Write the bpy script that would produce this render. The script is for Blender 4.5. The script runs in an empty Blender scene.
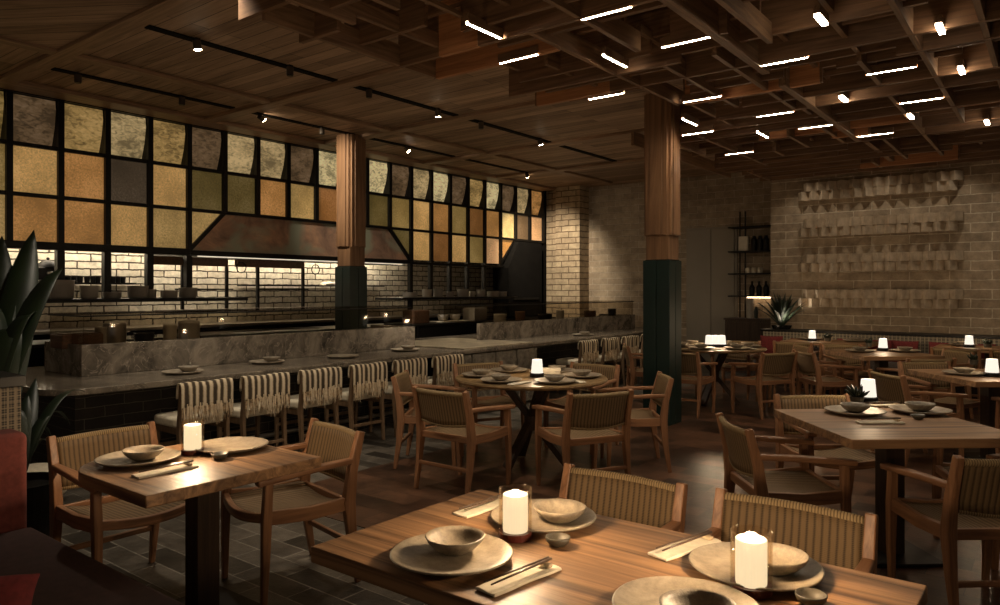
import bpy, math, random
from mathutils import Vector, Matrix
random.seed(7)
PI = math.pi
sc = bpy.context.scene
COL = sc.collection
F = 727.6; TH = math.radians(37.68); H = 1.5; CXP = 500; CYP = 290
Rx, Ry = math.cos(TH), math.sin(TH); Fx, Fy = -math.sin(TH), math.cos(TH)
def ray(px, py):
    a = (px-CXP)/F
    return (Fx+a*Rx, Fy+a*Ry, -(py-CYP)/F)
def onz(px, py, z):
    r = ray(px, py); t = (z-H)/r[2]; return (r[0]*t, r[1]*t, z)
def onx(px, py, x):
    r = ray(px, py); t = x/r[0]; return (x, r[1]*t, H+r[2]*t)
def ony(px, py, y):
    r = ray(px, py); t = y/r[1]; return (r[0]*t, y, H+r[2]*t)

# ------------------------------------------------------------------ materials
def newmat(name):
    m = bpy.data.materials.new(name); m.use_nodes = True
    nt = m.node_tree; b = nt.nodes['Principled BSDF']
    return m, nt, b
def N(nt, t, **kw):
    n = nt.nodes.new(t)
    for k, v in kw.items():
        if k in n.inputs.keys(): n.inputs[k].default_value = v
        else: setattr(n, k, v)
    return n
def ramp(nt, fac, stops):
    r = nt.nodes.new('ShaderNodeValToRGB')
    el = r.color_ramp.elements
    while len(el) < len(stops): el.new(.5)
    for e, (p, c) in zip(el, stops): e.position = p; e.color = (*c, 1)
    nt.links.new(fac, r.inputs[0]); return r.outputs[0]
def coords(nt, scale=(1,1,1), rot=(0,0,0), kind='Object'):
    tc = nt.nodes.new('ShaderNodeTexCoord'); mp = nt.nodes.new('ShaderNodeMapping')
    mp.inputs['Scale'].default_value = scale; mp.inputs['Rotation'].default_value = rot
    nt.links.new(tc.outputs[kind], mp.inputs[0]); return mp.outputs[0]
def bump(nt, b, h, s=.3, d=.02):
    bp = N(nt, 'ShaderNodeBump', Strength=s, Distance=d)
    nt.links.new(h, bp.inputs['Height']); nt.links.new(bp.outputs[0], b.inputs['Normal'])
def plain(name, c, rough=.6, metal=0, spec=.5, nscale=0, namp=.25):
    m, nt, b = newmat(name)
    b.inputs['Roughness'].default_value = rough; b.inputs['Metallic'].default_value = metal
    b.inputs['Specular IOR Level'].default_value = spec
    n = N(nt, 'ShaderNodeTexNoise', Scale=nscale or 6.0, Detail=5.0)
    nt.links.new(coords(nt), n.inputs['Vector'])
    c2 = tuple(v*(1-namp) for v in c); c3 = tuple(min(1, v*(1+namp)) for v in c)
    nt.links.new(ramp(nt, n.outputs[0], [(.3, c2), (.7, c3)]), b.inputs['Base Color'])
    return m
def wood(name, dark, light, grain='Z', rough=.5, scale=1.0, bmp=.15, spec=.4):
    m, nt, b = newmat(name)
    hi, lo = 22*scale, 1.2*scale
    s = {'X': (lo, hi, hi), 'Y': (hi, lo, hi), 'Z': (hi, hi, lo)}[grain]
    v = coords(nt, s)
    n = N(nt, 'ShaderNodeTexNoise', Scale=1.0, Detail=7.0, Distortion=1.6, Roughness=.6)
    nt.links.new(v, n.inputs['Vector'])
    mid = tuple((a+c)/2 for a, c in zip(dark, light))
    nt.links.new(ramp(nt, n.outputs[0], [(.32, dark), (.5, mid), (.68, light)]), b.inputs['Base Color'])
    b.inputs['Roughness'].default_value = rough; b.inputs['Specular IOR Level'].default_value = spec
    bump(nt, b, n.outputs[0], bmp, .01)
    return m
def planks(name, dark, light, width, length, rot=0, rough=.6, gap=.004, vary=.6):
    m, nt, b = newmat(name)
    v = coords(nt, (1,1,1), (0,0,rot))
    br = N(nt, 'ShaderNodeTexBrick', Scale=1.0)
    br.offset = .37
    br.inputs['Brick Width'].default_value = length; br.inputs['Row Height'].default_value = width
    br.inputs['Mortar Size'].default_value = gap; br.inputs['Mortar Smooth'].default_value = .2
    br.inputs['Color1'].default_value = (0,0,0,1); br.inputs['Color2'].default_value = (1,1,1,1); br.inputs['Mortar'].default_value = (.5,.5,.5,1)
    nt.links.new(v, br.inputs['Vector'])
    mp = nt.nodes.new('ShaderNodeMapping'); mp.inputs['Scale'].default_value = (1.3, 20, 20); nt.links.new(v, mp.inputs[0])
    n = N(nt, 'ShaderNodeTexNoise', Scale=1.0, Detail=7.0, Distortion=1.2)
    nt.links.new(mp.outputs[0], n.inputs['Vector'])
    mx = N(nt, 'ShaderNodeMix'); mx.data_type = 'FLOAT'; mx.inputs[0].default_value = vary*.5
    nt.links.new(n.outputs[0], mx.inputs[2]); nt.links.new(br.outputs['Color'], mx.inputs[3])
    mid = tuple((a+c)/2 for a, c in zip(dark, light))
    col = ramp(nt, mx.outputs[0], [(.25, dark), (.5, mid), (.75, light)])
    mm = N(nt, 'ShaderNodeMix'); mm.data_type = 'RGBA'
    nt.links.new(br.outputs['Fac'], mm.inputs[0]); nt.links.new(col, mm.inputs[6]); mm.inputs[7].default_value = (*[d*.25 for d in dark], 1)
    nt.links.new(mm.outputs[2], b.inputs['Base Color'])
    b.inputs['Roughness'].default_value = rough; b.inputs['Specular IOR Level'].default_value = .3
    bump(nt, b, n.outputs[0], .12, .01)
    return m
def bricks(name, c1, c2, mortar, bw, bh, axis='XZ', msize=.008, rough=.85, bmp=.6, nscale=5, offs=.5, dist=.02, spec=.3, var=.5):
    """axis XZ for a wall whose normal is Y; YZ normal X; XY floor"""
    m, nt, b = newmat(name)
    tc = nt.nodes.new('ShaderNodeTexCoord'); sx = nt.nodes.new('ShaderNodeSeparateXYZ'); cb = nt.nodes.new('ShaderNodeCombineXYZ')
    nt.links.new(tc.outputs['Object'], sx.inputs[0])
    nt.links.new(sx.outputs['XYZ'.index(axis[0])], cb.inputs[0]); nt.links.new(sx.outputs['XYZ'.index(axis[1])], cb.inputs[1])
    br = N(nt, 'ShaderNodeTexBrick', Scale=1.0); br.offset = offs
    br.inputs['Brick Width'].default_value = bw; br.inputs['Row Height'].default_value = bh
    br.inputs['Mortar Size'].default_value = msize; br.inputs['Mortar Smooth'].default_value = .3; br.inputs['Bias'].default_value = 0
    br.inputs['Color1'].default_value = (*c1, 1); br.inputs['Color2'].default_value = (*c2, 1); br.inputs['Mortar'].default_value = (*mortar, 1)
    nz = N(nt, 'ShaderNodeTexNoise', Scale=9.0, Detail=3.0); nt.links.new(tc.outputs['Object'], nz.inputs['Vector'])
    ad = N(nt, 'ShaderNodeVectorMath', operation='MULTIPLY_ADD')
    nt.links.new(nz.outputs['Color'], ad.inputs[0]); ad.inputs[1].default_value = (dist, dist, 0); nt.links.new(cb.outputs[0], ad.inputs[2])
    nt.links.new(ad.outputs[0], br.inputs['Vector'])
    n = N(nt, 'ShaderNodeTexNoise', Scale=nscale, Detail=9.0, Roughness=.7); nt.links.new(tc.outputs['Object'], n.inputs['Vector'])
    mx = N(nt, 'ShaderNodeMix'); mx.data_type = 'RGBA'; mx.blend_type = 'MULTIPLY'; mx.inputs[0].default_value = 1
    nt.links.new(br.outputs['Color'], mx.inputs[6])
    nt.links.new(ramp(nt, n.outputs[0], [(.3, (1-var,)*3), (.65, (1,)*3)]), mx.inputs[7])
    nt.links.new(mx.outputs[2], b.inputs['Base Color'])
    b.inputs['Roughness'].default_value = rough; b.inputs['Specular IOR Level'].default_value = spec
    ma = N(nt, 'ShaderNodeMath', operation='MULTIPLY_ADD'); nt.links.new(br.outputs['Fac'], ma.inputs[0]); ma.inputs[1].default_value = -1.0
    mb = N(nt, 'ShaderNodeMath', operation='MULTIPLY'); nt.links.new(n.outputs[0], mb.inputs[0]); mb.inputs[1].default_value = .8
    nt.links.new(mb.outputs[0], ma.inputs[2])
    bump(nt, b, ma.outputs[0], bmp, .015)
    return m
def emis(name, c, s):
    m, nt, b = newmat(name)
    b.inputs['Base Color'].default_value = (.05, .045, .04, 1); b.inputs['Emission Color'].default_value = (*c, 1); b.inputs['Emission Strength'].default_value = s
    return m
def glass(name, tint=(1,1,1), gloss=.02, rough=.03):
    m = bpy.data.materials.new(name); m.use_nodes = True; nt = m.node_tree; nt.nodes.clear()
    o = nt.nodes.new('ShaderNodeOutputMaterial'); t = nt.nodes.new('ShaderNodeBsdfTransparent'); g = nt.nodes.new('ShaderNodeBsdfGlossy')
    t.inputs[0].default_value = (*tint, 1); g.inputs['Roughness'].default_value = rough
    fr = N(nt, 'ShaderNodeLayerWeight', Blend=.5)
    pw = N(nt, 'ShaderNodeMath', operation='POWER'); nt.links.new(fr.outputs['Facing'], pw.inputs[0]); pw.inputs[1].default_value = 4.0
    mm = N(nt, 'ShaderNodeMath', operation='MULTIPLY_ADD'); mm.use_clamp = True; nt.links.new(pw.outputs[0], mm.inputs[0]); mm.inputs[1].default_value = .35; mm.inputs[2].default_value = gloss
    x = nt.nodes.new('ShaderNodeMixShader'); nt.links.new(mm.outputs[0], x.inputs[0]); nt.links.new(t.outputs[0], x.inputs[1]); nt.links.new(g.outputs[0], x.inputs[2])
    nt.links.new(x.outputs[0], o.inputs[0]); return m
def weave(name, c1, c2, u='X', v='Z', su=40, sv=70):
    m, nt, b = newmat(name)
    w1 = N(nt, 'ShaderNodeTexWave', Scale=su/2.0, Distortion=.6); w1.bands_direction = u
    w2 = N(nt, 'ShaderNodeTexWave', Scale=sv/2.0, Distortion=.6); w2.bands_direction = v
    c = coords(nt); nt.links.new(c, w1.inputs['Vector']); nt.links.new(c, w2.inputs['Vector'])
    mu = N(nt, 'ShaderNodeMath', operation='MULTIPLY_ADD'); nt.links.new(w1.outputs['Fac'], mu.inputs[0]); mu.inputs[1].default_value = .72
    m2 = N(nt, 'ShaderNodeMath', operation='MULTIPLY'); nt.links.new(w2.outputs['Fac'], m2.inputs[0]); m2.inputs[1].default_value = .28
    nt.links.new(m2.outputs[0], mu.inputs[2])
    nt.links.new(ramp(nt, mu.outputs[0], [(.06, c1), (.45, c2)]), b.inputs['Base Color'])
    b.inputs['Roughness'].default_value = .7; b.inputs['Specular IOR Level'].default_value = .3
    bump(nt, b, mu.outputs[0], .5, .004)
    return m
def marble(name, dark, light, vein, rough=.25, scale=3):
    m, nt, b = newmat(name)
    n = N(nt, 'ShaderNodeTexNoise', Scale=scale, Detail=9.0, Distortion=.9, Roughness=.65); nt.links.new(coords(nt), n.inputs['Vector'])
    n2 = N(nt, 'ShaderNodeTexNoise', Scale=scale*1.3, Detail=6.0, Distortion=2.5); nt.links.new(coords(nt), n2.inputs['Vector'])
    a = ramp(nt, n.outputs[0], [(.35, dark), (.62, light)])
    k = ramp(nt, n2.outputs[0], [(.485, (0,)*3), (.5, (1,)*3), (.515, (0,)*3)])
    mx = N(nt, 'ShaderNodeMix'); mx.data_type = 'RGBA'; nt.links.new(k, mx.inputs[0]); nt.links.new(a, mx.inputs[6]); mx.inputs[7].default_value = (*vein, 1)
    nt.links.new(mx.outputs[2], b.inputs['Base Color']); b.inputs['Roughness'].default_value = rough
    return m
def plaid(name, base, line, axes='XZ', s=1.0):
    m, nt, b = newmat(name)
    c = coords(nt)
    outs = []
    for d, f in ((axes[0], 11*s), (axes[0], 27*s), (axes[1], 13*s), (axes[1], 31*s)):
        w = N(nt, 'ShaderNodeTexWave', Scale=f, Distortion=.3); w.bands_direction = d
        nt.links.new(c, w.inputs['Vector']); r = ramp(nt, w.outputs['Fac'], [(.7, (0,)*3), (.9, (1,)*3)]); outs.append(r)
    acc = outs[0]
    for o in outs[1:]:
        mx = N(nt, 'ShaderNodeMix'); mx.data_type = 'RGBA'; mx.blend_type = 'ADD'; mx.inputs[0].default_value = .5
        nt.links.new(acc, mx.inputs[6]); nt.links.new(o, mx.inputs[7]); acc = mx.outputs[2]
    nt.links.new(ramp(nt, acc, [(0, base), (1, line)]), b.inputs['Base Color']); b.inputs['Roughness'].default_value = .9
    return m
def stripes(name):
    m, nt, b = newmat(name)
    c = coords(nt)
    w = N(nt, 'ShaderNodeTexWave', Scale=5.2, Distortion=1.3); w.bands_direction = 'X'; nt.links.new(c, w.inputs['Vector'])
    n = N(nt, 'ShaderNodeTexNoise', Scale=60.0, Detail=4.0); nt.links.new(c, n.inputs['Vector'])
    ad = N(nt, 'ShaderNodeMath', operation='MULTIPLY_ADD'); nt.links.new(n.outputs[0], ad.inputs[0]); ad.inputs[1].default_value = .35; nt.links.new(w.outputs['Fac'], ad.inputs[2])
    nt.links.new(ramp(nt, ad.outputs[0], [(.42, (.045,.032,.02)), (.66, (.22,.165,.10)), (.86, (.42,.33,.22)), (1.0, (.58,.49,.35))]), b.inputs['Base Color'])
    b.inputs['Roughness'].default_value = .95; bump(nt, b, n.outputs[0], .5, .01)
    return m
def stone(name, c1, c2, scale=14, rough=.55, spk=.3):
    m, nt, b = newmat(name)
    n = N(nt, 'ShaderNodeTexNoise', Scale=scale, Detail=9.0, Roughness=.75); nt.links.new(coords(nt), n.inputs['Vector'])
    nt.links.new(ramp(nt, n.outputs[0], [(.35, c1), (.65, c2)]), b.inputs['Base Color']); b.inputs['Roughness'].default_value = rough
    bump(nt, b, n.outputs[0], spk, .01)
    return m
def pane_mat(name, c, s, ripple=48, dk=.68):
    m, nt, b = newmat(name)
    cc = coords(nt, (1,1,2.0) if ripple < 20 else (1,1,1))
    n = N(nt, 'ShaderNodeTexNoise', Scale=ripple, Detail=3.0, Distortion=.9); nt.links.new(cc, n.inputs['Vector'])
    n2 = N(nt, 'ShaderNodeTexNoise', Scale=2.2, Detail=2.0); nt.links.new(cc, n2.inputs['Vector'])
    mu = N(nt, 'ShaderNodeMath', operation='MULTIPLY'); nt.links.new(n.outputs[0], mu.inputs[0]); nt.links.new(n2.outputs[0], mu.inputs[1])
    col = ramp(nt, mu.outputs[0], [(.15, tuple(v*dk for v in c)), (.26, c), (.38, tuple(min(1, v*1.32+.015) for v in c))])
    nt.links.new(col, b.inputs['Emission Color']); b.inputs['Emission Strength'].default_value = s
    nt.links.new(col, b.inputs['Base Color']); b.inputs['Roughness'].default_value = .3
    bump(nt, b, n.outputs[0], .4, .01)
    return m

M = {}
M['ceil'] = planks('ceiling wood', (.16,.10,.062), (.56,.38,.25), .16, 2.4)
M['ceil_diag'] = planks('ceiling diagonal wood', (.16,.10,.062), (.56,.38,.25), .17, 3.0, rot=math.radians(58+90))
M['trimw'] = wood('trim wood', (.18,.108,.062), (.42,.265,.16), 'X')
M['trimwy'] = wood('trim wood along', (.18,.108,.062), (.42,.265,.16), 'Y')
M['latx'] = wood('lattice wood cross', (.10,.052,.026), (.26,.145,.078), 'X')
M['laty'] = wood('lattice wood along', (.12,.066,.035), (.30,.18,.10), 'Y')
M['latlit'] = wood('lattice red lit wood', (.30,.12,.05), (.60,.28,.12), 'X')  # brighter orange colour stands in for bar light on the wood
M['black'] = plain('black steel', (.012,.011,.010), .45, .6)
M['bronze'] = plain('dark bronze', (.06,.045,.03), .5, .3)
M['blackm'] = plain('matt black', (.007,.006,.005), .9, 0, .1)
M['tile'] = bricks('floor tile', (.20,.172,.138), (.034,.029,.023), (.34,.305,.25), .46, .155, 'XY', .0045, .36, .5, 6, dist=.004, spec=.5, var=.75)
M['parq'] = bricks('brown floor', (.19,.092,.052), (.026,.013,.009), (.02,.011,.008), .38, .20, 'XY', .002, .34, .35, 3.5, dist=.004, spec=.4, var=.8)
M['brickfar'] = bricks('long pale brick', (.46,.36,.25), (.33,.25,.17), (.66,.56,.42), .52, .138, 'XZ', .008, .9, .7, 7)
M['brickrec'] = bricks('recess brick', (.46,.36,.25), (.34,.26,.18), (.60,.50,.38), .36, .125, 'XZ', .007, .9, .8, 7)
M['brickside'] = bricks('side brick', (.34,.25,.165), (.24,.175,.115), (.37,.29,.2), .36, .125, 'YZ', .007, .9, .8, 7)
M['brickend'] = bricks('end brick', (.55,.43,.28), (.45,.34,.22), (.16,.11,.07), .36, .125, 'XZ', .010, .9, .8, 7)
M['brickkit'] = bricks('white kitchen brick', (.80,.73,.58), (.60,.53,.40), (.06,.045,.03), .34, .10, 'YZ', .010, .8, 1.0, 11, dist=.03, var=.5)
M['brickblk'] = bricks('black brick', (.030,.024,.018), (.014,.011,.009), (.14,.115,.085), .30, .085, 'YZ', .003, .5, .5, 8)
M['brickblkx'] = bricks('black brick end', (.030,.024,.018), (.014,.011,.009), (.14,.115,.085), .30, .085, 'XZ', .003, .5, .5, 8)
M['relief'] = plain('pale clay', (.44,.35,.25), .9, nscale=9)
M['marble'] = marble('dark marble', (.035,.030,.024), (.25,.21,.165), (.30,.25,.20))
M['ctop'] = marble('counter stone', (.06,.05,.04), (.20,.165,.125), (.28,.24,.18), .22, 5)
M['csheen'] = marble('sheen-painted streaked stone', (.08,.065,.045), (.36,.30,.21), (.5,.43,.32), .3, 5)  # pale tone stands for kitchen light reflected on the counter
M['rock'] = stone('split rock', (.09,.078,.062), (.30,.26,.205), 9, .8, 1.0)
M['green'] = plain('dark green paint', (.006,.021,.018), .4, 0, .5, 3, .2)
M['colw'] = wood('column wood', (.12,.062,.031), (.30,.165,.085), 'Z', .5, .45)
M['copper'] = None
M['chz'] = wood('chair wood upright', (.175,.080,.039), (.37,.185,.090), 'Z', .42)
M['chy'] = wood('chair wood along', (.175,.080,.039), (.37,.185,.090), 'Y', .42)
M['chx'] = wood('chair wood across', (.175,.080,.039), (.37,.185,.090), 'X', .42)
M['cane'] = weave('woven cane back', (.045,.028,.014), (.175,.112,.055), 'X', 'Z', 25, 110)
M['canes'] = weave('woven cane seat', (.06,.036,.018), (.22,.142,.072), 'X', 'Y', 25, 90)
M['caner'] = weave('woven cane rail', (.12,.08,.038), (.32,.225,.115), 'X', 'X', 60, 60)
M['table'] = wood('table oak', (.085,.042,.020), (.40,.225,.11), 'X', .5, .6, .2)
M['table_r'] = wood('round table oak', (.13,.08,.035), (.30,.19,.085), 'X', .45, .5, .1)
M['ped'] = wood('pedestal dark wood', (.025,.014,.008), (.06,.033,.018), 'Z', .5)
M['plate'] = stone('speckled stoneware', (.19,.155,.115), (.38,.32,.24), 16, .5, .15)
M['bowl'] = stone('ash stoneware', (.12,.098,.073), (.27,.225,.165), 26, .5, .3)
M['dish'] = stone('dark stoneware', (.05,.045,.035), (.11,.095,.07), 20, .4, .2)
M['cream'] = plain('cream glaze', (.62,.56,.44), .4, nscale=8, namp=.12)
M['linen'] = plain('cream linen', (.66,.60,.48), .95, nscale=40, namp=.12)
M['linen2'] = plain('cream upholstery', (.62,.55,.42), .95, nscale=30, namp=.12)
M['stick'] = wood('dark chopstick', (.05,.03,.02), (.14,.09,.06), 'Y', .35)
M['rest'] = plain('bone rest', (.55,.42,.27), .5)
M['glow'] = emis('candle glow', (1.0,.81,.53), 1.12)
M['glowc'] = emis('lantern glow', (1.0,.90,.74), 1.05)
M['bar'] = emis('ceiling bar glow', (1.0,.80,.56), 130)
M['bar2'] = emis('short ceiling bar glow', (1.0,.82,.60), 40)
M['spot'] = emis('spot lens', (1.0,.80,.55), 60)
M['shelfled'] = emis('shelf led strip', (1.0,.70,.42), 9)
M['ledsoft'] = emis('dim led strip', (1.0,.86,.64), 1.0)
M['led'] = emis('led strip', (1.0,.84,.60), 22)
M['wax'] = plain('dark red base', (.10,.018,.012), .35)
M['glass'] = glass('clear glass', (.96,.92,.86), .03)
M['smoke'] = glass('smoked glass', (.74,.70,.63), .010)
M['redf'] = plain('red fabric', (.125,.028,.022), .95, nscale=50, namp=.2)
M['redp'] = plain('crimson cushion', (.16,.022,.022), .95, nscale=50, namp=.2)
M['maroon'] = plain('dark maroon upholstery', (.04,.017,.014), .9, nscale=30, namp=.2)
M['greyf'] = plain('grey brown upholstery', (.13,.11,.10), .95, nscale=30, namp=.2)
M['plaid'] = plaid('woven plaid band', (.045,.045,.042), (.34,.29,.21), 'XZ', .55)
M['plaidy'] = plaid('woven plaid band side', (.02,.018,.015), (.16,.13,.095), 'YZ', .9)
M['leaf'] = plain('dark leaf', (.008,.017,.006), .45, nscale=5, namp=.4)
M['leaf2'] = plain('black green leaf', (.012,.020,.010), .45, nscale=5, namp=.4)
M['soil'] = plain('soil', (.03,.02,.014), 1)
M['stripe'] = stripes('striped throw')
M['fringe'] = plain('fringe yarn', (.30,.21,.12), .95, nscale=34, namp=.85); M['fringe2'] = plain('pale fringe yarn', (.60,.49,.34), .95, nscale=40, namp=.2)
M['stoolw'] = wood('bar chair wood', (.09,.055,.03), (.20,.125,.07), 'Z', .5)
M['steel'] = plain('brushed steel', (.42,.38,.33), .3, .9, nscale=4)
M['doorp'] = plain('taupe door panel', (.25,.215,.165), .6, nscale=2, namp=.08)
M['silver'] = plain('grey pot', (.30,.27,.23), .5, nscale=10, namp=.1)
M['whitec'] = plain('off white ceramic', (.40,.36,.30), .5, nscale=10, namp=.1)
M['brownbox'] = wood('brown box wood', (.06,.03,.015), (.14,.07,.035), 'X', .6)
# oxidised copper
m, nt, b = newmat('oxidised copper')
n = N(nt, 'ShaderNodeTexNoise', Scale=1.6, Detail=9.0, Distortion=.8, Roughness=.68); nt.links.new(coords(nt), n.inputs['Vector'])
n2 = N(nt, 'ShaderNodeTexNoise', Scale=1.1, Detail=8.0, Distortion=.5); nt.links.new(coords(nt, (1, 1.4, 2)), n2.inputs['Vector'])
a = ramp(nt, n.outputs[0], [(.34, (.20,.13,.10)), (.5, (.40,.25,.18)), (.66, (.70,.42,.26))])
k = ramp(nt, n2.outputs[0], [(.47, (0,)*3), (.60, (1,)*3)])
mx = N(nt, 'ShaderNodeMix'); mx.data_type = 'RGBA'; nt.links.new(k, mx.inputs[0]); nt.links.new(a, mx.inputs[6]); mx.inputs[7].default_value = (.36,.38,.29, 1)
nt.links.new(mx.outputs[2], b.inputs['Base Color']); b.inputs['Roughness'].default_value = .55; b.inputs['Metallic'].default_value = .25
M['copper'] = m

# ------------------------------------------------------------------ mesh helpers
class MB:
    def __init__(s): s.v = []; s.f = []
    def add(s, vs, fs):
        o = len(s.v); s.v += [tuple(p) for p in vs]; s.f += [tuple(i+o for i in q) for q in fs]; return s
    def box(s, x0, x1, y0, y1, z0, z1, mat=None):
        vs = [(x,y,z) for z in (z0,z1) for y in (y0,y1) for x in (x0,x1)]
        if mat: vs = [mat @ Vector(p) for p in vs]
        return s.add(vs, [(0,2,3,1),(4,5,7,6),(0,1,5,4),(2,6,7,3),(0,4,6,2),(1,3,7,5)])
    def beam(s, a, b, w, h, up=(0,0,1), w2=None, h2=None):
        a = Vector(a); b = Vector(b); d = (b-a).normalized(); u = Vector(up)
        sd = d.cross(u)
        if sd.length < 1e-5: sd = d.cross(Vector((0,1,0)))
        sd.normalize(); u = sd.cross(d)
        w2 = w2 or w; h2 = h2 or h; vs = []
        for p, ww, hh in ((a,w,h),(b,w2,h2)):
            for sx, sz in ((-1,-1),(1,-1),(1,1),(-1,1)): vs.append(p+sd*sx*ww/2+u*sz*hh/2)
        return s.add(vs, [(0,1,2,3),(7,6,5,4),(0,4,5,1),(1,5,6,2),(2,6,7,3),(3,7,4,0)])
    def path(s, pts, w, h, up=(0,0,1), side=None):
        """rectangular section swept along points; w,h numbers or lists"""
        n = len(pts); P = [Vector(p) for p in pts]; vs = []
        W = w if isinstance(w, list) else [w]*n; Hh = h if isinstance(h, list) else [h]*n
        for i, p in enumerate(P):
            d = (P[min(i+1,n-1)]-P[max(i-1,0)]).normalized(); sd = Vector(side) if side else d.cross(Vector(up)).normalized(); u = sd.cross(d).normalized()
            for sx, sz in ((-1,-1),(1,-1),(1,1),(-1,1)): vs.append(p+sd*sx*W[i]/2+u*sz*Hh[i]/2)
        fs = [(3,2,1,0)]
        for i in range(n-1):
            for k in range(4): a = i*4+k; c = i*4+(k+1)%4; fs.append((a, c, c+4, a+4))
        fs.append(tuple((n-1)*4+k for k in range(4)))
        return s.add(vs, fs)
    def tube(s, pts, r, seg=8):
        n = len(pts); P = [Vector(p) for p in pts]; vs = []; R = r if isinstance(r, list) else [r]*n
        d0 = (P[1]-P[0]).normalized(); ref = Vector((0,0,1)) if abs(d0.z) < .9 else Vector((1,0,0))
        for i, p in enumerate(P):
            d = (P[min(i+1,n-1)]-P[max(i-1,0)]).normalized(); a = d.cross(ref).normalized(); c = d.cross(a)
            for k in range(seg): t = 2*PI*k/seg; vs.append(p+a*math.cos(t)*R[i]+c*math.sin(t)*R[i])
        fs = [tuple(range(seg))]
        for i in range(n-1):
            for k in range(seg): q = (k+1)%seg; fs.append((i*seg+k, (i+1)*seg+k, (i+1)*seg+q, i*seg+q))
        fs.append(tuple((n-1)*seg+k for k in reversed(range(seg))))
        return s.add(vs, fs)
    def lathe(s, prof, seg=32, c=(0,0,0), wob=0, sx=1, sy=1):
        """prof list of (r,z), outline; r=0 endpoints closed"""
        vs = []; idx = []
        for r, z in prof:
            if r < 1e-6: idx.append([len(vs)]); vs.append((c[0], c[1], c[2]+z))
            else:
                row = []
                for k in range(seg):
                    t = 2*PI*k/seg; rr = r*(1+wob*math.sin(3*t+.7)+wob*.6*math.sin(5*t+1.9))
                    row.append(len(vs)); vs.append((c[0]+rr*math.cos(t)*sx, c[1]+rr*math.sin(t)*sy, c[2]+z))
                idx.append(row)
        fs = []
        for a, b_ in zip(idx, idx[1:]):
            for k in range(seg):
                q = (k+1)%seg
                if len(a) == 1: fs.append((a[0], b_[q], b_[k]))
                elif len(b_) == 1: fs.append((a[k], a[q], b_[0]))
                else: fs.append((a[k], a[q], b_[q], b_[k]))
        return s.add(vs, fs)
    def prism(s, outline, z0, z1):
        n = len(outline)
        vs = [(x,y,z0) for x,y in outline]+[(x,y,z1) for x,y in outline]
        fs = [tuple(reversed(range(n))), tuple(range(n,2*n))]+[(k,(k+1)%n,(k+1)%n+n,k+n) for k in range(n)]
        return s.add(vs, fs)
    def grid(s, fn, nu, nv, th=0):
        """fn(u,v)->(front point, back point) closed slab"""
        A = [[fn(i/nu, j/nv) for j in range(nv+1)] for i in range(nu+1)]
        vs = []; 
        for side in (0,1):
            for i in range(nu+1):
                for j in range(nv+1): vs.append(A[i][j][side])
        K = (nu+1)*(nv+1); g = lambda i,j,s_: s_*K+i*(nv+1)+j; fs = []
        for i in range(nu):
            for j in range(nv):
                fs.append((g(i,j,0),g(i+1,j,0),g(i+1,j+1,0),g(i,j+1,0))); fs.append((g(i,j,1),g(i,j+1,1),g(i+1,j+1,1),g(i+1,j,1)))
        for i in range(nu):
            fs.append((g(i,0,0),g(i,0,1),g(i+1,0,1),g(i+1,0,0))); fs.append((g(i,nv,0),g(i+1,nv,0),g(i+1,nv,1),g(i,nv,1)))
        for j in range(nv):
            fs.append((g(0,j,0),g(0,j+1,0),g(0,j+1,1),g(0,j,1))); fs.append((g(nu,j,0),g(nu,j,1),g(nu,j+1,1),g(nu,j+1,0)))
        return s.add(vs, fs)
    def build(s, name, mat, parent=None, smooth=False, bev=0, seg=2, loc=None, rotz=0):
        me = bpy.data.meshes.new(name); me.from_pydata(s.v, [], s.f); me.validate(); me.materials.append(mat)
        if smooth: me.polygons.foreach_set('use_smooth', [True]*len(me.polygons))
        o = bpy.data.objects.new(name, me); COL.objects.link(o)
        if parent: o.parent = parent
        if loc: o.location = loc
        if rotz: o.rotation_euler.z = rotz
        if bev:
            b_ = o.modifiers.new('bevel', 'BEVEL'); b_.width = bev; b_.segments = seg; b_.limit_method = 'ANGLE'; b_.angle_limit = math.radians(40)
            me.polygons.foreach_set('use_smooth', [True]*len(me.polygons))
            w = o.modifiers.new('wn', 'WEIGHTED_NORMAL'); w.keep_sharp = False
        return o
def fixnorm(o):
    import bmesh
    bm = bmesh.new(); bm.from_mesh(o.data); bmesh.ops.recalc_face_normals(bm, faces=bm.faces); bm.to_mesh(o.data); bm.free(); return o
def empty(name, loc=(0,0,0), rz=0):
    o = bpy.data.objects.new(name, None); COL.objects.link(o); o.location = loc; o.rotation_euler.z = rz; o.empty_display_size = .1; return o
def tag(o, label, cat, group=None, kind=None):
    o['label'] = label; o['category'] = cat
    if group: o['group'] = group
    if kind: o['kind'] = kind
    return o
def struct(o, label=None):
    o['kind'] = 'structure'
    if label: o['label'] = label
    return o
def dup(root, loc, rz=0, label=None, cat=None, group=None):
    def cp(o, par):
        c = o.copy(); COL.objects.link(c)
        if par: c.parent = par
        for ch in kids.get(o.name, []): cp(ch, c)
        return c
    kids = {}
    for o in COL.objects:
        if o.parent: kids.setdefault(o.parent.name, []).append(o)
    r = cp(root, None); r.location = loc; r.rotation_euler.z = rz
    if label: r['label'] = label
    if cat: r['category'] = cat
    if group: r['group'] = group
    return r
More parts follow.
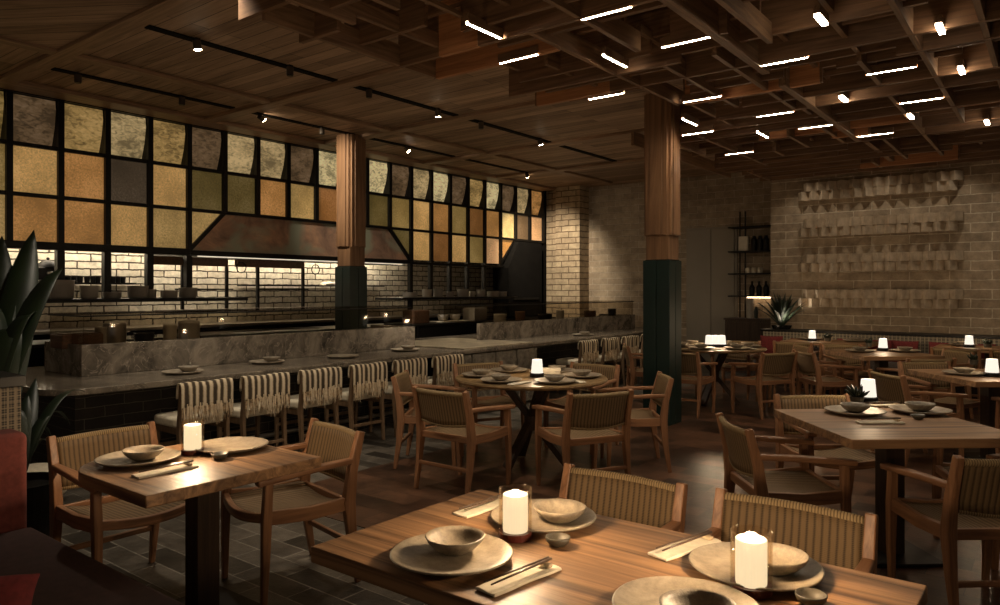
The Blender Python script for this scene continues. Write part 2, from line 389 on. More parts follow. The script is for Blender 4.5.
#PART2
# ------------------------------------------------------------------ room shell
CZ = 3.7
struct(MB().box(-12, 6, -3, 14, -.12, 0).build('floor', M['tile']))
struct(MB().box(-4.6, 6, 3.1, 12.6, 0, .006).build('floor', M['parq']))
struct(MB().box(-12, 6, -3, 14, CZ, CZ+.1).build('ceiling', M['ceil']))
struct(MB().box(-7.25, -1.5, -1.5, 2.78, CZ-.012, CZ-.001).build('ceiling', M['ceil_diag']))
struct(MB().box(-9.2, -3.9, 13.5, 13.65, 0, CZ).build('wall_far', M['brickrec']))
struct(MB().box(-3.9, 6, 12.54, 13.65, 0, CZ).build('wall_far', M['brickfar']))
struct(MB().box(-8.98, -8.62, 13.3, 13.5, 0, CZ).build('wall_far', M['brickend']))
struct(MB().box(-8.62, -8.02, 13.12, 13.5, 0, CZ).build('wall_far', M['brickend']))
struct(MB().box(-10.55, -10.4, -1.6, 13.5, 0, 2.25).build('wall_left', M['brickkit']))
struct(MB().box(-10.5, -9.0, 13.2, 13.6, 0, CZ).build('wall_kitchen', M['blackm']))
struct(MB().box(-10.4, -9.1, -1.6, 11.7, 2.2, 2.3).build('ceiling', M['blackm']))
# ceiling trims
for k, y in enumerate((2.85, 5.1, 7.0, 9.1, 11.1)):
    struct(MB().box(-8.95, -3.9, y-.08, y+.08, CZ-.045, CZ).build('trim_%d' % (k+1), M['trimw'], bev=.008))
struct(MB().box(-7.36, -7.22, -1.5, 13.1, CZ-.04, CZ).build('trim_6', M['trimwy'], bev=.008))
struct(MB().box(-8.95, -8.62, -1.5, 13.1, CZ-.05, CZ).build('trim_7', M['trimwy'], bev=.008))
struct(MB().box(-1.7, 3.5, 2.85-.08, 2.85+.08, CZ-.045, CZ).build('trim_8', M['trimw']))

# ------------------------------------------------------------------ window wall
def disp(r, g, b_): return tuple((v/255.0)**2.2 for v in (r, g, b_))
PAL = {'a': disp(166,118,66), 'A': disp(188,146,88), 'b': disp(124,84,46), 'd': disp(74,62,48), 'o': disp(92,78,44), 'k': disp(172,148,104),
       'l': disp(204,184,134), 't': disp(158,128,78), 'p': disp(196,150,104), 'n': disp(98,78,56), 'y': disp(196,168,112), 'g': disp(132,108,62)}
pm = {k: pane_mat('art glass %s' % n_, c, .58) for (k, c), n_ in zip(PAL.items(), ('amber','light amber','umber','smoke','olive','khaki','pale straw','tan','peach','dark brown','yellow','olive gold'))}
pmr = {k: pane_mat('rippled glass %s' % n_, c, .60, 15, .4) for (k, c), n_ in zip(PAL.items(), ('amber','light amber','umber','smoke','olive','khaki','pale straw','tan','peach','dark brown','yellow','olive gold'))}
ROW1 = 'gnntlandlllnllnknltkltnlnkta'
r1 = {-3:'o',-2:'g',-1:'g',0:'n',1:'t',2:'k',3:'t',4:'n',5:'k',6:'k',7:'n',8:'l',9:'t',10:'l',11:'n',12:'k',13:'l',14:'n',15:'t',16:'l',17:'n',18:'k',19:'a'}
r2 = {-3:'a',-2:'g',-1:'g',0:'A',1:'a',2:'d',3:'A',4:'o',5:'o',6:'a',7:'t',8:'b',9:'a',10:'o',11:'g',12:'A',13:'a',14:'g',15:'b',16:'a',17:'y',18:'n',19:'p'}
r3 = {-3:'a',-2:'g',-1:'t',0:'a',1:'a',2:'A',3:'t',4:'t',11:'o',12:'A',13:'b',14:'A',15:'g',16:'p',17:'a'}
WX = -9.0; Y0 = 2.97; PW = .51
Z1, Z2, Z3, ZT = 3.09, 2.545, 2.01, 3.64
yk = lambda k: Y0+PW*k
win = empty('window_1', (0,0,0)); struct(win, 'wall of amber and olive glass panes in black steel frames')
fr = MB()
for k in range(-3, 21):
    zb = Z3-.02
    if 5 <= k <= 11: zb = Z2
    if k > 17: zb = Z2
    if k in (0,): zb = 1.99
    fr.box(WX-.04, WX+.05, yk(k)-.032, yk(k)+.032, zb, CZ)
for z in (Z1, Z2): fr.box(WX-.04, WX+.045, yk(-3), yk(20), z-.022, z+.022)
fr.box(WX-.05, WX+.06, yk(-3), yk(20), ZT, CZ)
for ya, yb, za, zb in ((yk(5), yk(4), Z2, Z3), (yk(11), yk(12), Z2, Z3), (yk(18), yk(17), Z2, Z3)):
    fr.beam((WX+.01, ya, za), (WX+.01, yb, zb), .05, .05, (1,0,0))
fr.build('window_frame', M['black'], win)
for k in range(-3, 20):
    q = MB(); y0, y1 = yk(k)+.045, yk(k+1)-.045
    pts = [(WX-.10, Z1+.03), (WX-.02, Z1+.24), (WX+.015, ZT-.12), (WX+.0, ZT-.01)]
    vs = []; fs = []
    for j, (x, z) in enumerate(pts): vs += [(x, y0, z), (x, y1, z), (x-.012, y0, z), (x-.012, y1, z)]
    for j in range(3):
        a = j*4; fs += [(a,a+1,a+5,a+4), (a+2,a+6,a+7,a+3), (a,a+4,a+6,a+2), (a+1,a+3,a+7,a+5)]
    fs += [(0,2,3,1), (12,13,15,14)]
    q.add(vs, fs); q.build('pane', pmr[r1[k]], win)
    MB().add([(WX-.1, y1+.005, Z1+.02), (WX+.02, y1+.005, ZT-.1), (WX+.045, y1+.02, Z1+.02), (WX-.1, y1+.02, Z1+.02), (WX+.02, y1+.02, ZT-.1)], [(0,1,4,3), (0,2,1), (3,4,2), (1,2,4), (0,3,2)]).build('stay', M['black'], win)
    MB().box(WX-.012, WX, yk(k)+.03, yk(k+1)-.03, Z2+.02, Z1-.02).build('pane', pm[r2[k]], win)
    if k in (4, 11, 17):
        ys = (yk(k), yk(k+1)) 
        if k == 4: tri = [(yk(4)+.03, Z2-.02), (yk(5)-.05, Z2-.02), (yk(4)+.03, Z3+.06)]
        elif k == 11: tri = [(yk(12)-.03, Z2-.02), (yk(12)-.03, Z3+.06), (yk(11)+.05, Z2-.02)]
        else: tri = [(yk(17)+.03, Z2-.02), (yk(18)-.05, Z2-.02), (yk(17)+.03, Z3+.06)]
        vs = [(WX, y, z) for y, z in tri]+[(WX-.012, y, z) for y, z in tri]
        MB().add(vs, [(0,1,2), (5,4,3), (0,3,4,1), (1,4,5,2), (2,5,3,0)]).build('pane', pm[r3[k]], win)
    elif k in r3:
        MB().box(WX-.012, WX, yk(k)+.03, yk(k+1)-.03, Z3+.02, Z2-.02).build('pane', pm[r3[k]], win)
# backing behind the panes keeps the wall closed
struct(MB().box(WX-.2, WX-.13, -1.6, 13.3, 2.2, CZ).build('wall_window', M['blackm']))
# lintels, posts
ln = empty('steel_gantry', (WX, 4, 0)); tag(ln, 'black steel lintel and posts under the amber windows, left of the copper hood', 'steel frame')
def P(mb, name, mat, par, **k):
    pl = par.location; mb.v = [(x-pl.x, y-pl.y, z-pl.z) for x, y, z in mb.v]; return mb.build(name, mat, par, **k)
P(MB().box(WX-.06, WX+.08, yk(-3), 5.0, 1.95, 2.035), 'lintel', M['black'], ln, bev=.005)
for k in (1, 2, 3, 4): P(MB().box(WX-.04, WX+.04, yk(k)-.04, yk(k)+.04, 1.40, 1.95), 'post', M['black'], ln)
P(MB().box(WX-.2, WX+.42, 3.1, 5.62, 1.36, 1.40), 'shelf', M['black'], ln, bev=.004)
ln2 = empty('steel_gantry', (WX, 10, 0)); tag(ln2, 'black steel lintel and posts carrying the crockery shelf, right of the copper hood', 'steel frame')
P(MB().box(WX-.06, WX+.08, 9.1, 11.70, 1.95, 1.99), 'lintel', M['black'], ln2, bev=.005)
for k in (12, 13, 14, 15, 16): P(MB().box(WX-.035, WX+.035, yk(k)-.035, yk(k)+.035, 1.38 if k > 12 else .95, 1.96), 'post', M['black'], ln2)
P(MB().box(WX-.2, WX+.42, 8.45, 11.7, 1.335, 1.37), 'shelf', M['black'], ln2, bev=.004)
# copper hood: solid prism with sloping ends
hd = empty('extractor_hood', (WX, 7.0, 0)); tag(hd, 'long oxidised copper extractor hood under the amber glass wall', 'hood')
prof = [(yk(5)+.03, Z2-.02), (yk(11)-.03, Z2-.02), (yk(12)-.05, Z3), (yk(4)+.05, Z3)]
vs = [(WX+.0, y, z) for y, z in prof]+[(WX-1.0, y, z) for y, z in prof]
P(MB().add(vs, [(0,3,2,1), (4,5,6,7), (0,1,5,4), (1,2,6,5), (2,3,7,6), (3,0,4,7)]), 'hood_shell', M['copper'], hd)
P(MB().box(WX-1.0, WX+.03, yk(4)+.02, yk(12), 1.955, Z3+.01), 'hood_rim', M['black'], hd)
P(MB().box(WX-.12, WX-.09, yk(4)+.2, yk(12)-.1, 1.945, 1.955), 'light_strip', M['ledsoft'], hd)
# oven block at far end
ov = empty('extractor_duct', (WX, 12.2, 0)); tag(ov, 'big matt black duct box below the last amber panes', 'duct')
prof = [(11.75, 1.95), (12.1, 2.5), (12.95, 2.5), (12.95, .96), (11.75, .96)]
vs = [(WX+.14, y, z) for y, z in prof]+[(WX-.12, y, z) for y, z in prof]
P(MB().add(vs, [(4,3,2,1,0), (5,6,7,8,9)]+[(k, (k+1)%5, (k+1)%5+5, k+5) for k in range(5)]), 'casing', M['blackm'], ov)
P(MB().box(WX+.14, WX+.17, 11.9, 12.8, 1.3, 1.34), 'handle', M['black'], ov)
# kitchen lighting on back wall
def area(name, loc, sx, sy, pw, col, rot=(0,0,0), spread=None):
    l = bpy.data.lights.new(name, 'AREA'); l.shape = 'RECTANGLE'; l.size = sx; l.size_y = sy; l.energy = pw; l.color = col
    if spread: l.spread = spread
    o = bpy.data.objects.new(name, l); COL.objects.link(o); o.location = loc; o.rotation_euler = rot; return o
WARM = (1, .86, .67)
bk = MB().box(-10.4, -10.34, 2.6, 10.3, 2.14, 2.19).build('led_strip', M['led']); tag(bk, 'warm led strip along the top of the white kitchen brick wall', 'strip light')
area('kitchen strip', (-10.12, 5.8, 2.1), .08, 7.6, 46, WARM, (0, math.radians(20), 0))
# kitchen back shelf & counter
t = MB().box(-10.38, -10.15, 2.6, 4.9, 1.575, 1.60).build('thin_shelf', M['black']); tag(t, 'thin black wall shelf with black cups on the white brick', 'shelf')
t = MB().box(-10.38, -10.18, 6.6, 9.6, 1.56, 1.58).build('thin_shelf', M['black']); tag(t, 'thin black wall shelf behind the left column, holding a white cloth', 'shelf')
bc = empty('kitchen_counter', (-9.0, 7.5, 0)); tag(bc, 'dark kitchen back counter running below the copper hood', 'counter')
P(MB().box(-9.15, -8.4, 2.4, 12.9, .90, .935), 'worktop', M['black'], bc, bev=.004)
P(MB().box(-9.1, -8.45, 2.45, 12.85, .02, .90), 'cabinet', M['blackm'], bc)
bc2 = empty('kitchen_counter', (-10.1, 7.5, 0)); tag(bc2, 'cooking counter against the white brick wall', 'counter')
P(MB().box(-10.38, -9.75, 2.4, 11.9, .96, 1.0), 'worktop', M['steel'], bc2, bev=.004)
P(MB().box(-10.36, -9.8, 2.45, 11.85, .02, .96), 'cabinet', M['blackm'], bc2)
# hanging racks with rings
for i, (ya, yb, lab) in enumerate(((5.0, 5.75, 'black hanging rack left, between shelf end and centre of the hood'), (6.25, 7.05, 'black hanging rack near the left column under the hood'))):
    r = empty('hanging_rack', (-9.3, ya, 0)); tag(r, lab, 'rack')
    P(MB().box(-9.34, -9.26, ya-.35, yb, 1.83, 1.94), 'top_rail', M['brownbox'], r)
    for y in ((ya+.1, yb) if i == 0 else (ya, yb)): P(MB().box(-9.32, -9.28, y-.018, y+.018, 1.24, 1.83), 'post', M['black'], r)
    P(MB().box(-9.31, -9.29, ya, yb+.1, 1.50, 1.52), 'crossbar', M['black'], r)
    P(MB().box(-9.45, -9.15, ya-.2, yb+.3, 1.20, 1.235), 'tray', M['brownbox'], r)
    P(MB().tube([(-9.22, yb+.18+.075*math.cos(a), 1.82+.075*math.sin(a)) for a in [k*2*PI/16 for k in range(17)]], .008, 6), 'ring', M['black'], r)

# ------------------------------------------------------------------ bar
bar = empty('bar_counter', (-6.2, 2.2, 0)); tag(bar, 'long dark stone bar counter along the open kitchen', 'bar counter')
def rr(x0, x1, y0, y1, r, which):
    """rectangle outline with rounded corners given as set among 'ab' etc"""
    out = []
    for nm, cx, cy, a0 in (('sw', x0, y0, PI), ('se', x1, y0, 1.5*PI), ('ne', x1, y1, 0), ('nw', x0, y1, .5*PI)):
        if nm in which:
            ox = cx+(r if 'w' in nm else -r); oy = cy+(r if 's' in nm else -r)
            for k in range(9): a = a0+k*PI/16; out.append((ox+r*math.cos(a), oy+r*math.sin(a)))
        else: out.append((cx, cy))
    return out
P(MB().prism(rr(-7.6, -5.62, 2.12, 12.75, .28, ('se',)), .735, .783), 'countertop', M['ctop'], bar, bev=.006)
P(MB().box(-7.3, -5.98, 2.42, 6.22, 0, .735), 'base', M['brickblk'], bar)
P(MB().box(-7.3, -5.98, 8.2, 12.6, 0, .735), 'base', M['brickblk'], bar)
ra, rb = 6.30, 8.15
P(MB().box(-7.3, -5.75, 6.24, 8.2, 0, .735), 'base', M['blackm'], bar)
n = 4
for k in range(n):
    y0 = ra+(rb-ra)*k/n+.012; y1 = ra+(rb-ra)*(k+1)/n-.012
    def fn(u, v, y0=y0, y1=y1, k=k):
        y = y0+(y1-y0)*u; z = .02+.70*v
        e = math.sin(PI*min(1, max(0, u)))*math.sin(PI*min(1, max(0, v)))
        d = .035*(.5+.5*math.sin(9*u+5*v+k*2)+.4*math.sin(23*u*v+k)+.3*math.sin(31*v+17*u+k*5))*(.3+.7*e)
        return (-5.66+d, y, z), (-5.75, y, z)
    fixnorm(P(MB().grid(fn, 12, 16), 'rock_panel', M['rock'], bar))
P(MB().tube([(-5.89, 2.6, .14), (-5.89, 6.15, .14)], .022, 8), 'foot_rail', M['steel'], bar)
P(MB().tube([(-5.89, 8.25, .14), (-5.89, 12.5, .14)], .022, 8), 'foot_rail', M['steel'], bar)
for y in (2.8, 3.5, 4.2, 4.9, 5.45, 8.4, 9.4, 10.4): P(MB().tube([(-5.98, y, .14), (-5.89, y, .14)], .012, 6), 'rail_bracket', M['steel'], bar)
for i, (ya, yb, zt, lab) in enumerate(((2.64, 6.55, 1.045, 'dark marble upstand on the bar, nearer one left of the gap'), (7.83, 12.47, 1.035, 'dark marble upstand on the bar, farther one right of the gap'))):
    b_ = empty('marble_upstand', (-6.75, ya, .783)); tag(b_, lab, 'upstand')
    P(MB().box(-6.46, -6.40, ya, yb, .784, zt), 'front_slab', M['marble'], b_, bev=.004)
    if i == 0: P(MB().box(-7.15, -6.461, ya, ya+.06, .784, zt), 'end_slab', M['marble'], b_, bev=.004)
    P(MB().box(-7.15, -6.461, yb-.06, yb, .784, zt), 'end_slab', M['marble'], b_, bev=.004)
    P(MB().box(-7.15, -6.461, ya+.061+(.9 if i else 0), yb-.061, .784, 1.0), 'work_surface', M['steel'] if i == 0 else M['black'], b_)
    g = empty('glass_screen', (-6.42, ya, zt)); tag(g, ('smoked glass screen with black rails on the nearer upstand', 'smoked glass screen with black rails on the farther upstand')[i], 'glass screen')
    zg = 1.275
    P(MB().box(-6.435, -6.425, ya+.03, yb-.03, zt+.001, zg), 'pane', M['smoke'], g)
    P(MB().box(-7.1, -6.44, ya+.025, ya+.035, zt+.001, zg), 'pane', M['smoke'], g)
    P(MB().box(-7.12, -6.43, ya+.02, yb-.02, zg+.014, zg+.022), 'top_pane', M['smoke'], g)
    P(MB().box(-6.445, -6.415, ya+.02, yb-.02, zg, zg+.013), 'rail', M['black'], g)
    P(MB().box(-7.12, -6.446, ya+.02, ya+.045, zg, zg+.013), 'rail', M['black'], g)
    P(MB().box(-7.13, -7.10, ya+.02, yb-.02, zg, zg+.013), 'rail', M['black'], g)

sl = MB().box(-7.1, -5.66, 6.62, 8.05, .7835, .80).build('sheen_slab', M['csheen'], bev=.003); tag(sl, 'sheen-painted streaked stone slab on the bar in the gap, standing for the lit countertop', 'sheen slab')  # slab added so its pale colour carries the light on the countertop
# ------------------------------------------------------------------ columns
def column(x, y, lab):
    c = empty('column', (x, y, 0)); tag(c, lab, 'column')
    w = .152
    b_ = MB()
    for sx in (-1, 1):
        for sy in (-1, 1): b_.box(*sorted((sx*.004, sx*w*1.06)), *sorted((sy*.004, sy*w*1.06)), 0, 1.83)
    b_.build('green_casing', M['green'], c, bev=.006)
    MB().box(-.135, .135, -.135, .135, 1.83, CZ).build('core', M['colw'], c)
    for k in range(4):
        rot = Matrix.Rotation(k*PI/2, 4, 'Z')
        MB().box(-.128, .128, -.162, -.134, 2.11, CZ, rot).build('wood_slab', M['colw'], c, bev=.005)
        MB().box(-.075, .075, -.174, -.1625, 2.115, CZ, rot).build('bead', M['colw'], c, bev=.004)
    MB().box(-.14, .14, -.14, .14, 1.8, 1.84).build('collar', M['black'], c)
column(-8.04, 6.93, 'wood and green column standing in the kitchen behind the bar')
column(-3.575, 7.63, 'wood and green column in the dining room beside the round table')

# ------------------------------------------------------------------ tracks and spotlights
for X, segs in ((-6.03, ((3.0,4.98),(5.2,6.9),(7.12,9.0),(9.2,11.0))), (-7.92, ((3.0,4.98),(5.2,6.9),(7.12,9.0),(9.2,11.0)))):
    for i, (a, b_) in enumerate(segs):
        o = MB().box(X-.045, X+.045, a, b_, CZ-.012, CZ).build('ceiling_track', M['blackm'])
        tag(o, 'black ceiling light track %s, %s from the front' % ('over the bar' if X > -7 else 'nearest the amber windows', ('first','second','third','fourth')[i]), 'light track')
def spot(px, py, lit, lab, aim=None, pw=40):
    X = -5.95 if py < 0 else (-5.95 if onz(px, py, 3.62)[0] > -7 else -7.85)
    p = onx(px, py, X); y = p[1]; z = 3.59
    s = empty('track_spotlight', (X, y, CZ-.012)); tag(s, lab, 'spotlight')
    MB().box(-.02, .02, -.02, .02, -.03, 0).build('mount', M['black'], s)
    d = Vector(aim or (X+.1, y-.1, 0))-Vector((X, y, z)); d.normalize()
    lh = MB().tube([Vector((0,0,-.05))-d*.03, Vector((0,0,-.05))+d*.045], .034, 14).build('lamp_head', M['bronze'], s)
    MB().tube([Vector((0,0,-.05))+d*.041, Vector((0,0,-.05))+d*.052], .03, 14).build('lens', M['spot'] if lit else M['black'], lh)
    if lit:
        l = bpy.data.lights.new('spot', 'SPOT'); l.energy = pw; l.color = (1, .86, .66); l.spot_size = math.radians(70); l.spot_blend = .8; l.shadow_soft_size = .04; l.specular_factor = .05
        o = bpy.data.objects.new('spot', l); COL.objects.link(o); o.location = Vector((X, y, CZ-.09))+d*.09
        o.rotation_euler = d.to_track_quat('-Z', 'Y').to_euler()
spot(197, 45, True, 'lit spotlight on the track over the bar, nearest the viewer', (-6.0, 3.9, .8), 130)
spot(438, 115, True, 'lit spotlight above the gap in the bar', (-6.3, 7.1, .8), 260)
spot(261, 117, True, 'lit spotlight near the windows, left of the kitchen column', (-8.02, 6.74, 2.9), 190)
spot(407, 148, True, 'lit spotlight near the windows, right of the kitchen column', (-6.4, 9.0, .8), 160)
spot(527, 175, True, 'lit spotlight near the far brick pier', (-8.85, 13.3, 1.5), 420)
spot(540, 146, True, 'tiny lit spotlight above the far bar stools', (-5.6, 9.8, .6), 160)
spot(78, 78, False, 'unlit black spotlight on the window-side track, leftmost')
spot(182, 98, False, 'unlit black spotlight on the window-side track, second from left')
spot(290, 70, False, 'unlit black spotlight in the middle of the track over the bar')
spot(369, 93, False, 'unlit black spotlight just right of the kitchen column head, over the bar')
spot(481, 126, False, 'unlit black spotlight on the third track over the bar')
spot(322, 129, False, 'unlit black spotlight beside the kitchen column head')

# ------------------------------------------------------------------ lattice
lat = empty('ceiling_lattice', (-1.5, 6, CZ)); tag(lat, 'hanging grid of interlocking brown wooden boards below the ceiling', 'ceiling lattice')
rnd = random.Random(11)
LB = 3.2
def seg_board(axis, c, a, b_, step, name, mat, minz=3.2, p_gap=.12, hh=None):
    """one board per grid line with a stepped lower edge"""
    p = a; prof = []; lits = []
    while p < b_-.05:
        q = min(p+step*rnd.choice((1, 2, 2, 3, 4)), b_)
        zb = minz if rnd.random() < .6 else minz+rnd.choice((.06, .12, .2))
        if rnd.random() < p_gap: zb = CZ-.16 if not hh else minz+hh-.03
        prof.append((p, q, zb))
        p = q
    TZ = minz+hh if hh else CZ-.06
    def ext(pr_, th, nm, mt):
        pts = []
        for p, q, z in pr_: pts += [(p, z), (q, z)]
        vs = []
        for s in (-th, th):
            for p, q, z in pr_:
                for (u, zz) in ((p, z), (q, z), (q, TZ), (p, TZ)): vs.append((u, c+s, zz) if axis == 'x' else (c+s, u, zz))
        n = len(pr_); K = 4*n; fs = []
        for k in range(n):
            o = 4*k; fs += [(o, o+1, o+2, o+3), (K+o+3, K+o+2, K+o+1, K+o), (o, K+o, K+o+1, o+1), (o+3, o+2, K+o+2, K+o+3)]
            if k == 0: fs.append((o, o+3, K+o+3, K+o))
            if k == n-1: fs.append((o+1, K+o+1, K+o+2, o+2))
            else: fs.append((o+1, K+o+1, K+o+4, o+4))
        import bmesh
        o = P(MB().add(vs, fs), nm, mt, lat)
        bm = bmesh.new(); bm.from_mesh(o.data); bmesh.ops.remove_doubles(bm, verts=bm.verts, dist=.0005); bmesh.ops.recalc_face_normals(bm, faces=bm.faces); bm.to_mesh(o.data); bm.free()
    ext(prof, .018, name, mat)
    if rnd.random() < .6 and axis == 'x':
        p, q, z = rnd.choice(prof); ext([(p+.02, q-.02, z-.003)], .021, 'red_lit_board', M['latlit'])  # some boards coloured as if lit from the side by bars
y = 1.93; j = 0
while y < 11.9:
    x0 = -3.8 if y < 2.4 else (-4.25 if y < 3.6 else (-4.0 if y < 4.4 else -3.85))
    if 5.9 < y < 7.6: x0 = -2.75
    x0 += rnd.choice((0, 0, .1, .2))
    seg_board('x', y, x0, 3.4, .4, 'cross_board', M['latx'], 3.2, .08); y += .4; j += 1
y = 2.13
while y < 11.9:
    xa = -3.6+.4*rnd.choice((0,0,1,2))
    if 5.9 < y < 7.6: xa = max(xa, -2.6)
    seg_board('x', y, xa, min(3.3, xa+.4*rnd.choice((6,8,12,16))), .4, 'short_board', M['latx'], 3.24, .1, rnd.choice((.12,.2,.3))); y += .4
x = -4.0
while x < 3.3:
    ya, yb = 2.33 if x < -3.5 else 1.93+rnd.choice((0, .4)), 11.7-rnd.choice((0, .4, .8))
    if x < -2.9:
        seg_board('y', x, ya, (4.33 if x < -3.7 else 5.53), .4, 'long_board', M['laty'], 3.205, .2, .16); seg_board('y', x, 7.73, yb, .4, 'long_board', M['laty'], 3.205, .2, .16)
    elif abs(x+1.8) > .1: seg_board('y', x, ya, yb, .4, 'long_board', M['laty'], 3.205, .25, rnd.choice((.14,.2,.3)))
    x += .4
    x = round(x, 3)
P(MB().box(-1.865, -1.805, 1.5, 5.79, 3.19, CZ-.05), 'main_beam', M['laty'], lat, bev=.004)
P(MB().box(-1.865, -1.805, 6.2, 9.08, 3.19, CZ-.05), 'main_beam', M['laty'], lat, bev=.004)
P(MB().box(-1.865, -1.805, 9.5, 11.7, 3.25, CZ-.05), 'main_beam', M['laty'], lat, bev=.004)
bars = [(468,23,500,38),(501,63,537,54),(582,20,631,6),(603,55,627,67),(665,46,706,38),(592,99,620,93),(760,66,807,57),(684,102,720,96),(682,119,698,125),(684,135,711,131),
        (757,117,793,111),(755,131,770,138),(801,129,832,124),(727,155,751,151),(870,74,912,67),(900,103,942,98),(859,137,892,132)]
wide = [(816,14,826,26),(936,22,945,36),(957,64,966,77),(840,96,847,102),(907,114,914,119),(984,119,990,126)]
lights = []; WD = [(a[0], a[1]) for a in wide]
for a in bars:
    p, q = onz(a[0], a[1], LB), onz(a[2], a[3], LB)
    dx, dy = abs(p[0]-q[0]), abs(p[1]-q[1])
    lights.append(((p[0]+q[0])/2, (p[1]+q[1])/2, 'x' if dx > dy else 'y', a[0], a[1]))
for a in wide:
    p = onz((a[0]+a[2])/2, (a[1]+a[3])/2, LB); lights.append((p[0], p[1], 'y', a[0], a[1]))
for (x, y_, ax) in ((.9,5.1,'x'),(1.6,6.9,'y'),(.6,8.2,'x'),(1.9,9.0,'x'),(.3,3.6,'y'),(2.2,4.4,'x')): lights.append((x, y_, ax, 2000+x, 0))
lights.sort(key=lambda t: t[3])
ords = 'first second third fourth fifth sixth seventh eighth ninth tenth eleventh twelfth thirteenth fourteenth fifteenth sixteenth seventeenth eighteenth nineteenth twentieth twenty-first twenty-second twenty-third twenty-fourth'.split()
for i, (x, y_, ax, px, py) in enumerate(lights):
    t = empty('bar_light', (x, y_, LB)); off = px > 1000
    tag(t, ('glowing bar light in the wooden lattice beyond the right frame edge' if off else 'glowing bar light in the wooden ceiling lattice, %s from the left' % ords[i]), 'ceiling light', 'bar lights in the wooden lattice')
    h = .17
    if ax == 'x': MB().box(-h, h, -.0075, .0075, -.005, .010).build('diffuser', M['bar'], t); MB().box(-h-.01, h+.01, -.018, .018, .011, .06).box(-h-.01, h+.01, .0105, .018, -.004, .011).box(-h-.01, h+.01, -.018, -.0105, -.004, .011).build('housing', M['latx'], t)
    elif (px, py) in WD: MB().box(-.017, .017, -.10, .10, -.008, .010).build('diffuser', M['bar2'], t); MB().box(-.02, .02, -.11, .11, .011, .06).build('housing', M['laty'], t)
    else: MB().box(-.009, .009, -h, h, -.006, .010).build('diffuser', M['bar'], t); MB().box(-.018, .018, -h-.01, h+.01, .011, .06).box(.0105, .018, -h-.01, h+.01, -.004, .011).box(-.018, -.0105, -h-.01, h+.01, -.004, .011).build('housing', M['laty'], t)
#PART3
# ------------------------------------------------------------------ armchair (faces +Y locally, origin on floor)
def make_chair():
    c = empty('armchair', (0,0,-50))
    for s in (-1, 1):
        X = .25*s
        MB().path([(X*.97, .23, 0), (X, .225, .22), (X, .22, .42), (X, .21, .60)], [.028,.036,.042,.038], [.028,.038,.045,.04], (0,1,0)).build('leg', M['chz'], c, bev=.006)
        MB().path([(X, -.27, 0), (X, -.235, .22), (X, -.215, .42), (X, -.235, .58), (X, -.285, .772)], [.026,.036,.044,.040,.036], [.030,.046,.064,.050,.038], (0,1,0)).build('leg', M['chz'], c, bev=.006)
        MB().path([(X*1.0, -.235, .628), (X*1.02, -.05, .622), (X*1.03, .12, .610), (X*1.02, .27, .598)], [.038,.052,.062,.058], .030).build('armrest', M['chy'], c, bev=.008)
        MB().path([(X, -.21, .415), (X, 0, .405), (X, .22, .425)], .028, .065).build('side_rail', M['chy'], c, bev=.004)
    MB().beam((-.25, -.243, .20), (.25, -.243, .20), .022, .028).build('stretcher', M['chx'], c, bev=.005)
    MB().beam((-.25, -.212, .41), (.25, -.212, .41), .026, .05).build('rear_rail', M['chx'], c, bev=.005)
    pts = [(-.24+.48*k/10, .225+.035*math.sin(PI*k/10), .425-.022*math.sin(PI*k/10)) for k in range(11)]
    MB().path(pts, .03, .045).build('front_rail', M['chx'], c, bev=.005)
    def seat(u, v):
        x = -.235+.47*u; y = -.2+.44*v+.03*math.sin(PI*u)*v
        z = .437-.035*math.sin(PI*u)*(1-.3*v)
        return (x, y, z), (x, y, z-.02)
    fixnorm(MB().grid(seat, 12, 8).build('seat', M['canes'], c, smooth=True))
    def back(u, v):
        x = -.232+.464*u; z = .525+.215*v; cy = -.222-.05*max(0, (z-.55)/.2)
        cy -= .035*math.sin(PI*u)
        zz = z-.018*math.sin(PI*u)*(1-v)
        return (x, cy+.012, zz), (x, cy-.012, zz)
    bk_ = fixnorm(MB().grid(back, 14, 6).build('backrest', M['cane'], c, smooth=True))
    tp = [(-.235+.47*k/10, -.275-.035*math.sin(PI*k/10), .745) for k in range(11)]
    MB().tube(tp, .017, 8).build('top_rail', M['caner'], bk_, smooth=True)
    bp_ = [(-.235+.47*k/10, -.222-.035*math.sin(PI*k/10), .522-.018*math.sin(PI*k/10)) for k in range(11)]
    MB().tube(bp_, .014, 8).build('lower_rail', M['caner'], bk_, smooth=True)
    return c
first = {}
def put(kind, maker, name_, loc, rz, label, cat, group=None):
    if kind not in first:
        o = maker(); first[kind] = o; o.location = loc; o.rotation_euler.z = rz; tag(o, label, cat, group); return o
    return dup(first[kind], loc, rz, label, cat, group)
G_CH = 'woven cane armchairs at the dining tables'
def chair(x, y, ang, label):
    """ang: heading the sitter faces, degrees"""
    return put('chair', make_chair, 'armchair', (x, y, Zof(x, y)), math.radians(ang-90), label, 'chair', G_CH)
def Zof(x, y): return .006 if (x > -4.6 and y > 3.1) else 0.0
def ringchair(cx, cy, a, r, label, tw=0):
    t = math.radians(a); return chair(cx+r*math.cos(t), cy+r*math.sin(t), a+180+tw, label)

